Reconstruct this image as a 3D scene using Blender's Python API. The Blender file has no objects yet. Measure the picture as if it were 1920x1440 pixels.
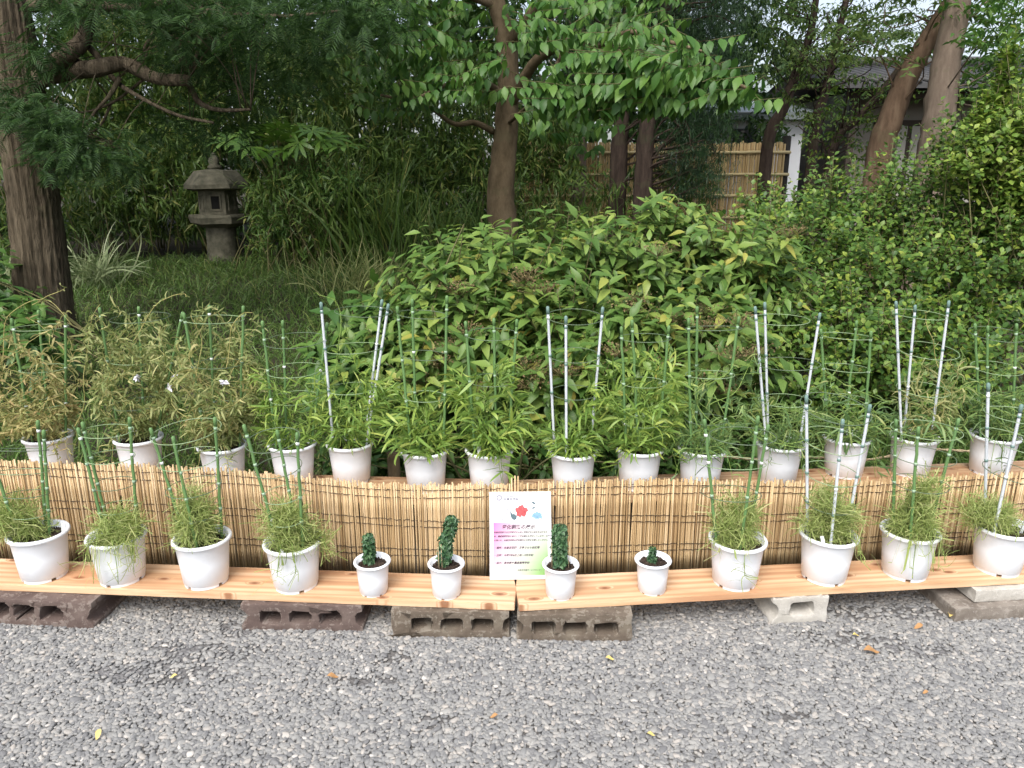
import bpy, bmesh, math, random
import numpy as np
from mathutils import Matrix, Vector
R = math.radians
rng = np.random.default_rng(11)
random.seed(11)
sc = bpy.context.scene
COL = sc.collection

# ------------------------------------------------------------------ camera
PITCH, EYE, FPX = R(15.5), 1.46, 1400.0           # focal length in pixels of a 1920-wide frame
cam_d = bpy.data.cameras.new('camera'); cam = bpy.data.objects.new('camera', cam_d); COL.objects.link(cam)
cam.location = (0, 0, EYE); cam.rotation_euler = (math.pi/2 - PITCH, 0, 0)
cam_d.sensor_width = 36; cam_d.lens = 36*FPX/1920; cam_d.clip_start = .05; cam_d.clip_end = 1500
sc.camera = cam

# ------------------------------------------------------------------ world, sun, exposure
w = bpy.data.worlds.new('World'); sc.world = w; w.use_nodes = True
wn = w.node_tree; bg = wn.nodes['Background']
sky = wn.nodes.new('ShaderNodeTexSky'); sky.sky_type = 'NISHITA'; sky.sun_disc = False
SUN_EL, SUN_ROT = R(52), R(198)
sky.sun_elevation = SUN_EL; sky.sun_rotation = SUN_ROT; sky.dust_density = 4.0; sky.air_density = 1.0; sky.ozone_density = 1.0
hs = wn.nodes.new('ShaderNodeHueSaturation'); hs.inputs['Saturation'].default_value = .55      # thin bright overcast: a paler sky
wn.links.new(sky.outputs[0], hs.inputs['Color']); wn.links.new(hs.outputs[0], bg.inputs[0]); bg.inputs[1].default_value = .15
sd = bpy.data.lights.new('sun', 'SUN'); sun = bpy.data.objects.new('sun', sd); COL.objects.link(sun)
sd.energy = 1.5; sd.angle = R(35); sd.color = (1, .965, .92)
sdir = Vector((math.sin(SUN_ROT)*math.cos(SUN_EL), math.cos(SUN_ROT)*math.cos(SUN_EL), math.sin(SUN_EL)))
sun.rotation_euler = sdir.to_track_quat('Z', 'Y').to_euler(); sun.location = (0, -3, 8)
sc.view_settings.view_transform = 'Standard'; sc.view_settings.look = 'None'
sc.view_settings.gamma = 1; sc.view_settings.exposure = .92
sc.view_settings.use_curve_mapping = False
sc.render.engine = 'CYCLES'
sc.cycles.max_bounces = 6; sc.cycles.diffuse_bounces = 3; sc.cycles.glossy_bounces = 2
sc.cycles.transmission_bounces = 4; sc.cycles.transparent_max_bounces = 6
sc.cycles.caustics_reflective = False; sc.cycles.caustics_refractive = False
sc.cycles.use_denoising = True

# ------------------------------------------------------------------ measuring helpers (photo pixel -> place)
_F = np.array([0, math.cos(PITCH), -math.sin(PITCH)]); _U = np.array([0, math.sin(PITCH), math.cos(PITCH)])
def ray(px, py): return _F + (px-960)/FPX*np.array([1., 0, 0]) + (720-py)/FPX*_U
def at(px, py, Y): d = ray(px, py); return np.array([0, 0, EYE]) + d*(Y/d[1])
def on(px, py, z): d = ray(px, py); return np.array([0, 0, EYE]) + d*((z-EYE)/d[2])

# ------------------------------------------------------------------ mesh helpers
def nrm(a): a = np.asarray(a, float); return a/np.maximum(np.linalg.norm(a, axis=-1, keepdims=True), 1e-9)
def origin(p):
    o = np.zeros(3)
    while p is not None:
        o += np.array(p.location); p = p.parent
    return o
def make_mesh(name, V, Fs, smooth=True):
    V = np.asarray(V, np.float32).reshape(-1, 3)
    if isinstance(Fs, np.ndarray): Fs = [Fs]
    Fs = [np.asarray(f, np.int32) for f in Fs if len(f)]
    me = bpy.data.meshes.new(name)
    me.vertices.add(len(V)); me.vertices.foreach_set('co', V.ravel())
    loops = np.concatenate([f.ravel() for f in Fs]); tot = np.concatenate([np.full(len(f), f.shape[1], np.int32) for f in Fs])
    me.loops.add(len(loops)); me.loops.foreach_set('vertex_index', loops)
    me.polygons.add(len(tot)); st = np.zeros(len(tot), np.int32); st[1:] = np.cumsum(tot)[:-1]
    me.polygons.foreach_set('loop_start', st)
    me.polygons.foreach_set('use_smooth', np.full(len(tot), bool(smooth)))
    me.update(calc_edges=True)
    return me
def link(name, me, mat, parent=None):
    if mat is not None and len(me.materials) == 0: me.materials.append(mat)
    o = bpy.data.objects.new(name, me); COL.objects.link(o)
    if parent is not None: o.parent = parent
    return o
def build(name, V, F, mat, parent=None, smooth=True, local=False):
    V = np.asarray(V, float).reshape(-1, 3)
    if parent is not None:
        if not local: V = V - origin(parent)
        return link(name, make_mesh(name, V, F, smooth), mat, parent)
    b = np.array([(V[:, 0].min()+V[:, 0].max())/2, (V[:, 1].min()+V[:, 1].max())/2, V[:, 2].min()])
    o = link(name, make_mesh(name, V-b, F, smooth), mat); o.location = b
    return o
def tag(o, label=None, cat=None, group=None, kind=None):
    for k, v in (('label', label), ('category', cat), ('group', group), ('kind', kind)):
        if v: o[k] = v
    return o
def thing(name, loc, label, cat, group=None):
    o = bpy.data.objects.new(name, None); COL.objects.link(o); o.location = [float(v) for v in loc]; o.empty_display_size = .05
    return tag(o, label, cat, group)
class MB:
    def __init__(s): s.V = []; s.F = {}; s.n = 0
    def add(s, V, *Fs):
        V = np.asarray(V, float).reshape(-1, 3); s.V.append(V)
        for f in Fs:
            f = np.asarray(f)
            if len(f): s.F.setdefault(f.shape[1], []).append(f+s.n)
        s.n += len(V); return s
    def tube(s, pts, r, n=8, cap=True, wob=0): return s.add(*tube(pts, r, n, cap, wob))
    def box(s, lo, hi):
        x0, y0, z0 = lo; x1, y1, z1 = hi
        V = [(x0,y0,z0),(x1,y0,z0),(x1,y1,z0),(x0,y1,z0),(x0,y0,z1),(x1,y0,z1),(x1,y1,z1),(x0,y1,z1)]
        return s.add(V, [(0,3,2,1),(4,5,6,7),(0,1,5,4),(1,2,6,5),(2,3,7,6),(3,0,4,7)])
    def data(s): return np.concatenate(s.V), [np.concatenate(v) for v in s.F.values()]
    def build(s, name, mat, parent=None, smooth=True, local=False):
        V, F = s.data(); o = build(name, V, F, mat, parent, smooth, local)
        if name in ('twigs', 'culms', 'vine', 'stem') and len(s.V) > 1: o['kind'] = 'stuff'      # thin stems too fine to pick apart
        return o
def tube(pts, r, n=8, cap=True, wob=0):
    P = np.asarray(pts, float); m = len(P); r = np.broadcast_to(np.asarray(r, float), (m,))
    T = nrm(np.gradient(P, axis=0)) if m > 2 else np.repeat(nrm(P[1:]-P[:1]), m, 0)
    a = np.array([1., 0, 0]) if abs(T[0][0]) < .8 else np.array([0, 1., 0])
    N = np.zeros_like(P); N[0] = nrm(a - T[0]*a.dot(T[0]))
    for i in range(1, m): v = N[i-1]-T[i]*N[i-1].dot(T[i]); N[i] = nrm(v)
    B = np.cross(T, N); th = np.arange(n)*2*math.pi/n
    rr = r[:, None]*np.ones(n)
    if wob: rr = rr*(1+wob*rng.normal(size=(m, n)))
    V = P[:, None]+rr[..., None]*(np.cos(th)[None, :, None]*N[:, None]+np.sin(th)[None, :, None]*B[:, None])
    i = np.arange(m-1)[:, None]*n; j = np.arange(n)[None]; k = (j+1) % n
    Q = np.stack([i+j, i+k, i+n+k, i+n+j], -1).reshape(-1, 4)
    V = V.reshape(-1, 3)
    if not cap: return V, Q
    V = np.concatenate([V, P[:1], P[-1:]]); c0, c1 = m*n, m*n+1; j = np.arange(n); k = (j+1) % n
    T3 = np.concatenate([np.stack([np.full(n, c0), k, j], -1), np.stack([np.full(n, c1), (m-1)*n+j, (m-1)*n+k], -1)])
    return V, Q, T3
def lathe(prof, n=40, phase=0, c=(0, 0, 0)):
    p = np.asarray(prof, float); m = len(p); th = np.arange(n)*2*math.pi/n+phase
    V = np.stack([p[:, 0, None]*np.cos(th), p[:, 0, None]*np.sin(th), np.repeat(p[:, 1, None], n, 1)], -1).reshape(-1, 3)+np.array(c)
    i = np.arange(m-1)[:, None]*n; j = np.arange(n)[None]; k = (j+1) % n
    return V, np.stack([i+j, i+k, i+n+k, i+n+j], -1).reshape(-1, 4)
def spline(pts, n):
    P = np.asarray(pts, float); t = np.linspace(0, len(P)-1, n); i = np.clip(t.astype(int), 0, len(P)-2); u = (t-i)[:, None]
    g = lambda k: P[np.clip(k, 0, len(P)-1)]
    a, b, c, d = g(i-1), g(i), g(i+1), g(i+2)
    return .5*((2*b)+(-a+c)*u+(2*a-5*b+4*c-d)*u*u+(-a+3*b-3*c+d)*u**3)
# ------- leaves
def leaf_template(n=4, wide=.42, peak=.42, fold=.12, droop=.18, wave=0.):
    V = [(0, 0, 0)]; F = []
    for k in range(1, n):
        t = k/n; h = wide*.5*(t/peak if t < peak else (1-t)/(1-peak))**.75
        z = -droop*t*t+wave*math.sin(6*t)
        V += [(t, h, z+fold*h*2), (t, 0, z), (t, -h, z+fold*h*2)]
    V.append((1, 0, -droop)); e = len(V)-1
    F += [(0, 2, 1), (0, 3, 2)]
    for k in range(n-2):
        a = 1+3*k
        F += [(a, a+1, a+4), (a, a+4, a+3), (a+1, a+2, a+5), (a+1, a+5, a+4)]
    a = e-3; F += [(a, a+1, e), (a+1, a+2, e)]
    return np.array(V), np.array(F)
def frames(d, up):
    x = nrm(d); up = np.asarray(up, float); z = nrm(up-(up*x).sum(-1, keepdims=True)*x); y = np.cross(z, x)
    return x, y, z
def scatter(T, pos, d, up, s, sy=None):
    tv, tf = T; x, y, z = frames(d, up); s = np.broadcast_to(s, (len(pos),)); sy = s if sy is None else np.broadcast_to(sy, (len(pos),))
    V = pos[:, None]+(tv[None, :, 0, None]*s[:, None, None])*x[:, None]+(tv[None, :, 1, None]*sy[:, None, None])*y[:, None]+(tv[None, :, 2, None]*s[:, None, None])*z[:, None]
    F = tf[None]+(np.arange(len(pos))*len(tv))[:, None, None]
    return V.reshape(-1, 3), F.reshape(-1, tf.shape[1])
def leaf_parts(parent, T, pos, d, up, s, mat, nparts=300, rest='foliage', name='leaf'):
    """the leaves that show largest become single leaf objects, the rest one foliage part"""
    pos, d, up = map(np.asarray, (pos, d, up)); s = np.broadcast_to(s, (len(pos),)).copy()
    rel = pos-np.array([0, 0, EYE]); Zc = rel@_F; X = FPX*rel[:, 0]/Zc+960; Yp = 720-FPX*(rel@_U)/Zc
    key = Zc/s + 1e3*((X < 0)|(X > 1920)|(Yp < 0)|(Yp > 1440))
    idx = np.argsort(key); sel = idx[:nparts]; oth = idx[nparts:]
    me = make_mesh(name, *T); me.materials.append(mat)
    x, y, z = frames(d[sel], up[sel]); o0 = origin(parent)
    for q, i in enumerate(sel):
        o = bpy.data.objects.new(name, me); COL.objects.link(o); o.parent = parent
        sc_ = s[i]; M = Matrix.Identity(4)
        for r_ in range(3):
            M[r_][0] = x[q][r_]*sc_; M[r_][1] = y[q][r_]*sc_; M[r_][2] = z[q][r_]*sc_; M[r_][3] = pos[i][r_]-o0[r_]
        o.matrix_local = M
    if len(oth):
        V, F = scatter(T, pos[oth], d[oth], up[oth], s[oth]); tag(build(rest, V, F, mat, parent), kind='stuff')
def ribbons(p0, d0, L, W, n=5, grav=.3, curl=.6, taper=True):
    """curved narrow leaves or threads; returns verts, quads"""
    N = len(p0); d = nrm(d0); L = np.broadcast_to(L, (N,)); W = np.broadcast_to(W, (N,))
    side = nrm(np.cross(d, rng.normal(size=(N, 3)))); p = p0.copy(); cv = rng.normal(size=(N, 3))*curl
    out = []
    for k in range(n+1):
        t = k/n; ww = W*(math.sin(math.pi*min(1, .12+t*.88))**.7 if taper else 1)*.5
        out.append(np.stack([p-side*ww[:, None], p+side*ww[:, None]], 1))
        p = p+d*(L/n)[:, None]
        d = nrm(d+cv/n+np.array([0, 0, -grav])/n*2)
        side = nrm(side-(side*d).sum(-1, keepdims=True)*d)
    V = np.stack(out, 1).reshape(N, (n+1)*2, 3); k = np.arange(n)*2
    q = np.stack([k, k+1, k+3, k+2], -1)
    return V.reshape(-1, 3), (q[None]+(np.arange(N)*(n+1)*2)[:, None, None]).reshape(-1, 4)
def rdir(n, up=0.): v = rng.normal(size=(n, 3)); v = nrm(v); v[:, 2] += up; return nrm(v)

# ------------------------------------------------------------------ materials
def mat_new(name):
    m = bpy.data.materials.new(name); m.use_nodes = True; nt = m.node_tree
    return m, nt, nt.nodes['Principled BSDF'], nt.nodes['Material Output']
def N_(nt, t, **kw):
    n = nt.nodes.new('ShaderNode'+t)
    for k, v in kw.items(): setattr(n, k, v)
    return n
def ramp(nt, cols, fac, interp='LINEAR'):
    r = N_(nt, 'ValToRGB'); e = r.color_ramp; e.interpolation = interp
    while len(e.elements) < len(cols): e.elements.new(.5)
    for i, c in enumerate(cols):
        pos, col = c if isinstance(c[0], (int, float)) and len(c) == 2 else (i/max(1, len(cols)-1), c)
        e.elements[i].position = pos; e.elements[i].color = (*col, 1)
    nt.links.new(fac, r.inputs[0]); return r.outputs[0]
def noise(nt, scale, detail=4, rough=.6, vec=None, obj=True, mapscale=None):
    n = N_(nt, 'TexNoise'); n.inputs['Scale'].default_value = scale; n.inputs['Detail'].default_value = detail; n.inputs['Roughness'].default_value = rough
    if vec is None:
        tc = N_(nt, 'TexCoord'); vec = tc.outputs['Object']
    if mapscale:
        mp = N_(nt, 'Mapping'); mp.inputs['Scale'].default_value = mapscale; nt.links.new(vec, mp.inputs[0]); vec = mp.outputs[0]
    nt.links.new(vec, n.inputs['Vector']); return n
def mixc(nt, a, b, fac, mode='MIX'):
    m = N_(nt, 'Mix', data_type='RGBA', blend_type=mode)
    for s, v in ((m.inputs[6], a), (m.inputs[7], b)):
        if isinstance(v, tuple): s.default_value = (*v, 1)
        else: nt.links.new(v, s)
    if isinstance(fac, float): m.inputs[0].default_value = fac
    else: nt.links.new(fac, m.inputs[0])
    return m.outputs[2]
def math_(nt, op, a, b=0.):
    m = N_(nt, 'Math', operation=op)
    for s, v in ((m.inputs[0], a), (m.inputs[1], b)):
        if isinstance(v, (int, float)): s.default_value = v
        else: nt.links.new(v, s)
    return m.outputs[0]
def bump(nt, b, h, strength=.4, dist=.01):
    bp = N_(nt, 'Bump'); bp.inputs['Strength'].default_value = strength; bp.inputs['Distance'].default_value = dist
    nt.links.new(h, bp.inputs['Height']); nt.links.new(bp.outputs[0], b.inputs['Normal'])
def leafmat(name, cols, rough=.45, transl=.3, spec=.35):
    m, nt, b, out = mat_new(name)
    g = N_(nt, 'NewGeometry'); oi = N_(nt, 'ObjectInfo')
    f = math_(nt, 'FRACT', math_(nt, 'ADD', g.outputs['Random Per Island'], oi.outputs['Random']))
    c = ramp(nt, cols, f)
    ns = noise(nt, 30, 2, .5); c = mixc(nt, c, (.5, .5, .5), math_(nt, 'MULTIPLY', math_(nt, 'ABSOLUTE', math_(nt, 'SUBTRACT', ns.outputs[0], .5)), .45), 'OVERLAY')
    nt.links.new(c, b.inputs['Base Color']); b.inputs['Roughness'].default_value = rough; b.inputs['Specular IOR Level'].default_value = spec
    tr = N_(nt, 'BsdfTranslucent'); mx = N_(nt, 'MixShader'); mx.inputs[0].default_value = transl
    nt.links.new(mixc(nt, c, (1., 1., .45), .35, 'MULTIPLY'), tr.inputs[0])
    nt.links.new(b.outputs[0], mx.inputs[1]); nt.links.new(tr.outputs[0], mx.inputs[2]); nt.links.new(mx.outputs[0], out.inputs[0])
    return m
def plain(name, cols, scale=8, rough=.7, bmp=0, bscale=None, bdist=.005, mapscale=None, spec=.3, detail=5, metal=0, perobj=0.):
    m, nt, b, out = mat_new(name)
    n = noise(nt, scale, detail, .62, mapscale=mapscale); fac = n.outputs[0]
    if perobj:
        oi = N_(nt, 'ObjectInfo'); fac = math_(nt, 'ADD', math_(nt, 'MULTIPLY', fac, 1-perobj), math_(nt, 'MULTIPLY', oi.outputs['Random'], perobj))
    nt.links.new(ramp(nt, cols, fac), b.inputs['Base Color']); b.inputs['Roughness'].default_value = rough
    b.inputs['Specular IOR Level'].default_value = spec; b.inputs['Metallic'].default_value = metal
    if bmp: bump(nt, b, noise(nt, bscale or scale*4, 6, .65, mapscale=mapscale).outputs[0], bmp, bdist)
    return m
G3 = lambda v, a=1., b=1., c=1.: (v*a, v*b, v*c)
M = {}
M['pot'] = plain('white_plastic', [(.25, (.66, .68, .71)), (.42, (.775, .80, .835)), (1, (.79, .82, .86))], 5, .38, spec=.4)
M['soil'] = plain('potting_soil', [(.3, (.012, .008, .006)), (.55, (.05, .034, .024)), (.75, (.11, .08, .06))], 60, .95, .8, 140, .004)
M['cane_green'] = plain('green_cane', [(.085, .17, .06), (.14, .25, .09)], 20, .45, .3, 60, .001)
M['cane_grey'] = plain('grey_cane', [(.42, .46, .5), (.62, .65, .68)], 14, .4, .2, 60, .001)
M['cap'] = plain('cane_cap', [(.12, .2, .18), (.18, .27, .24)], 10, .5)
M['wire'] = plain('hoop_wire', [(.16, .26, .13), (.3, .38, .22)], 30, .4)
M['wire_dark'] = plain('dark_hoop_wire', [(.07, .11, .07), (.15, .2, .12)], 30, .4)
M['clip_green'] = plain('pale_green_clip', [(.22, .34, .22), (.36, .46, .34)], 10, .5)
M['clip'] = plain('white_clip', [(.6, .64, .62), (.8, .82, .8)], 10, .4)
M['reed'] = plain('reed', [(.08, (.24, .15, .07)), (.25, (.38, .26, .13)), (.55, (.52, .38, .21)), (.8, (.59, .45, .27)), (1, (.65, .52, .34))], 9, .6, .3, 200, .001, mapscale=(1, 1, .12), perobj=.75)
M['twine'] = plain('twine', [(.025, .016, .012), (.06, .042, .03)], 60, .9, .5, 300, .001)
M['white_panel'] = plain('white_board', [(.66, .67, .70), (.69, .70, .73)], 3, .4)
M['paper'] = plain('paper', [(.80, .80, .84), (.82, .82, .85)], 3, .35)
M['ink'] = plain('ink', [(.045, .02, .04), (.07, .035, .06)], 10, .6)
M['ink_grey'] = plain('ink_grey', [(.16, .16, .2), (.22, .22, .26)], 10, .6)
M['print_red'] = plain('print_red', [(.40, .04, .05), (.52, .11, .11)], 60, .5)
M['print_blue'] = plain('print_blue', [(.13, .27, .42), (.26, .42, .55)], 70, .5)
M['print_leaf'] = plain('print_leaf', [(.05, .09, .11), (.09, .14, .16)], 60, .5)
M['rope'] = plain('straw_rope', [(.35, .27, .15), (.6, .48, .3)], 60, .9, .6, 200, .002)
M['stone_dark'] = plain('lantern_stone', [(.3, (.045, .045, .03)), (.6, (.12, .112, .08)), (.8, (.2, .18, .13))], 9, .9, .5, 40, .004)
M['bark_cypress'] = None
def bark(name, c0, c1, c2, vscale=(7, 7, .8), dist=.03, scale=3.):
    m, nt, b, out = mat_new(name)
    tc = N_(nt, 'TexCoord'); mp = N_(nt, 'Mapping'); mp.inputs['Scale'].default_value = vscale; nt.links.new(tc.outputs['Object'], mp.inputs[0])
    n = noise(nt, scale, 6, .68, mp.outputs[0]); n2 = noise(nt, 2.2, 3, .5)
    c = ramp(nt, [(.3, c0), (.52, c1), (.75, c2)], n.outputs[0]); c = mixc(nt, c, (.09, .10, .05), math_(nt, 'MULTIPLY', math_(nt, 'GREATER_THAN', n2.outputs[0], .6), .18))
    nt.links.new(c, b.inputs['Base Color']); b.inputs['Roughness'].default_value = .9; b.inputs['Specular IOR Level'].default_value = .15
    bump(nt, b, n.outputs[0], 1., dist); return m
M['bark_cypress'] = bark('cypress_bark', (.035, .028, .018), (.115, .092, .062), (.20, .165, .115), (9, 9, .7), .05)
M['bark_brown'] = bark('smooth_brown_bark', (.07, .052, .03), (.14, .105, .065), (.2, .155, .10), (3, 3, 1.4), .012)
M['bark_dark'] = bark('dark_bark', (.03, .022, .018), (.07, .05, .04), (.11, .085, .065), (5, 5, 1), .02)
M['bark_red'] = bark('red_brown_bark', (.08, .052, .033), (.15, .10, .066), (.23, .165, .11), (4, 4, 1), .015)
M['bark_grey'] = bark('grey_brown_bark', (.11, .085, .065), (.20, .155, .12), (.28, .225, .175), (4, 4, 1), .015)
M['stem'] = plain('green_brown_stem', [(.08, .10, .03), (.13, .10, .05)], 20, .7)
M['vine_green'] = plain('green_vine', [(.16, .26, .05), (.24, .34, .09)], 20, .6)
M['vine_dry'] = plain('dry_vine', [(.28, .26, .09), (.40, .36, .14)], 20, .7)
# leaves
L = {}
L['dry'] = leafmat('yellowing_leaf', [(0, (.21, .23, .075)), (.3, (.30, .31, .115)), (.6, (.40, .38, .16)), (.85, (.48, .42, .19)), (.97, (.48, .36, .17))], .6, .36)
L['olive'] = leafmat('olive_leaf', [(0, (.16, .21, .065)), (.45, (.28, .33, .12)), (.8, (.39, .41, .18)), (1, (.48, .45, .2))], .55, .36)
L['lance'] = leafmat('bright_narrow_leaf', [(0, (.13, .23, .05)), (.5, (.22, .35, .075)), (.85, (.32, .43, .09)), (1, (.40, .47, .12))], .4, .35)
L['lance2'] = leafmat('grey_green_narrow_leaf', [(0, (.09, .17, .06)), (.5, (.15, .25, .08)), (.9, (.24, .33, .11)), (1, (.34, .36, .12))], .45, .3)
L['thread'] = leafmat('thread_leaf', [(0, (.22, .29, .085)), (.5, (.35, .43, .14)), (.85, (.48, .53, .21)), (1, (.55, .55, .28))], .5, .38)
L['crinkle'] = leafmat('dark_crinkled_leaf', [(0, (.03, .08, .035)), (.5, (.055, .13, .055)), (1, (.11, .20, .09))], .38, .12, .5)
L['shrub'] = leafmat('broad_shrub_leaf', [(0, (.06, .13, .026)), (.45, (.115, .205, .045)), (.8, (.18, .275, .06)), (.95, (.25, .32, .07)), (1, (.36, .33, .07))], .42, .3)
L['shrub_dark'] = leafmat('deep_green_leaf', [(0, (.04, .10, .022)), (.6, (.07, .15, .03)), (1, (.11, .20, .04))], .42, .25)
L['round'] = leafmat('small_round_leaf', [(0, (.05, .115, .022)), (.5, (.095, .185, .035)), (.85, (.165, .26, .045)), (1, (.29, .36, .06))], .42, .3)
L['round_yellow'] = leafmat('yellow_green_round_leaf', [(0, (.09, .175, .03)), (.5, (.16, .26, .045)), (1, (.30, .38, .07))], .42, .35)
L['dogwood'] = leafmat('oval_tree_leaf', [(0, (.05, .13, .03)), (.5, (.085, .19, .04)), (1, (.14, .26, .05))], .42, .42)
L['cypress'] = leafmat('feathery_conifer_leaf', [(0, (.024, .06, .018)), (.6, (.04, .095, .024)), (1, (.065, .135, .03))], .6, .25)
L['bamboo'] = leafmat('bamboo_leaf', [(0, (.05, .10, .02)), (.5, (.085, .155, .03)), (.85, (.14, .21, .045)), (1, (.25, .26, .07))], .45, .3)
L['podo'] = leafmat('dark_needle_leaf', [(0, (.02, .05, .022)), (.6, (.035, .08, .032)), (1, (.06, .115, .04))], .45, .15)
L['far'] = leafmat('far_tree_leaf', [(0, (.03, .07, .02)), (.5, (.05, .11, .025)), (1, (.09, .16, .035))], .5, .3)
L['airy'] = leafmat('light_tree_leaf', [(0, (.06, .12, .03)), (.5, (.11, .19, .05)), (1, (.2, .28, .07))], .45, .4)
L['grass'] = leafmat('shade_grass', [(0, (.05, .10, .02)), (.5, (.08, .15, .03)), (.85, (.12, .20, .045)), (1, (.22, .24, .08))], .5, .25)
L['stripe'] = leafmat('pale_striped_grass', [(0, (.14, .2, .08)), (.5, (.24, .3, .15)), (1, (.34, .38, .22))], .45, .25)
L['fatsia'] = leafmat('fatsia_leaf', [(0, (.06, .14, .02)), (.6, (.10, .20, .03)), (1, (.14, .25, .04))], .3, .3, .5)
L['flower'] = leafmat('withered_flower', [(0, (.12, .08, .04)), (.5, (.2, .14, .07)), (1, (.22, .2, .08))], .8, .1)

# ------------------------------------------------------------------ setting: ground and gravel
def smooth01(t): t = np.clip(t, 0, 1); return t*t*(3-2*t)
def ground_z(x, y):
    return .34*smooth01((np.asarray(y, float)-3.1)/6.5)+.0*np.asarray(x)
ys = np.concatenate([[-600, -150, -40, -8, 0, 2.5, 3], np.arange(3.3, 12.1, .3), [16, 24, 40, 90, 250, 900]])
xs = np.concatenate([[-900, -250, -60, -20], np.arange(-12, 12.1, .6), [20, 60, 250, 900]])
X, Y = np.meshgrid(xs, ys); Z = ground_z(X, Y)+np.where((Y > 3.2)&(Y < 40), rng.normal(size=X.shape)*.015, 0)
nx = len(xs); i = np.arange(len(ys)-1)[:, None]*nx; j = np.arange(nx-1)[None]
F = np.stack([i+j, i+j+1, i+nx+j+1, i+nx+j], -1).reshape(-1, 4)
M['earth'] = plain('garden_soil', [(.35, (.022, .018, .012)), (.6, (.05, .042, .026)), (.8, (.07, .08, .03))], 6, .95, .6, 60, .02)
tag(build('ground', np.stack([X, Y, Z-.012], -1), F, M['earth']), kind='structure')
def gravel_mat():
    m, nt, b, out = mat_new('gravel_bed')
    v = N_(nt, 'TexVoronoi'); v.inputs['Scale'].default_value = 90; tc = N_(nt, 'TexCoord'); nt.links.new(tc.outputs['Object'], v.inputs['Vector'])
    n = noise(nt, 1.7, 3)
    c = mixc(nt, ramp(nt, [(.1, .1, .1), (.2, .2, .21), (.3, .3, .31)], v.outputs['Color']), (.115, .11, .105), ramp(nt, [(.5, (1, 1, 1)), (.62, (.55, .55, .55))], n.outputs[0]))
    nt.links.new(c, b.inputs['Base Color']); b.inputs['Roughness'].default_value = .9
    bump(nt, b, v.outputs['Distance'], .7, .01); return m
gp = MB(); gp.box((-30, -30, -.02), (30, 2.78, 0)); tag(gp.build('gravel_path', gravel_mat(), smooth=False), kind='structure')
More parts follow.
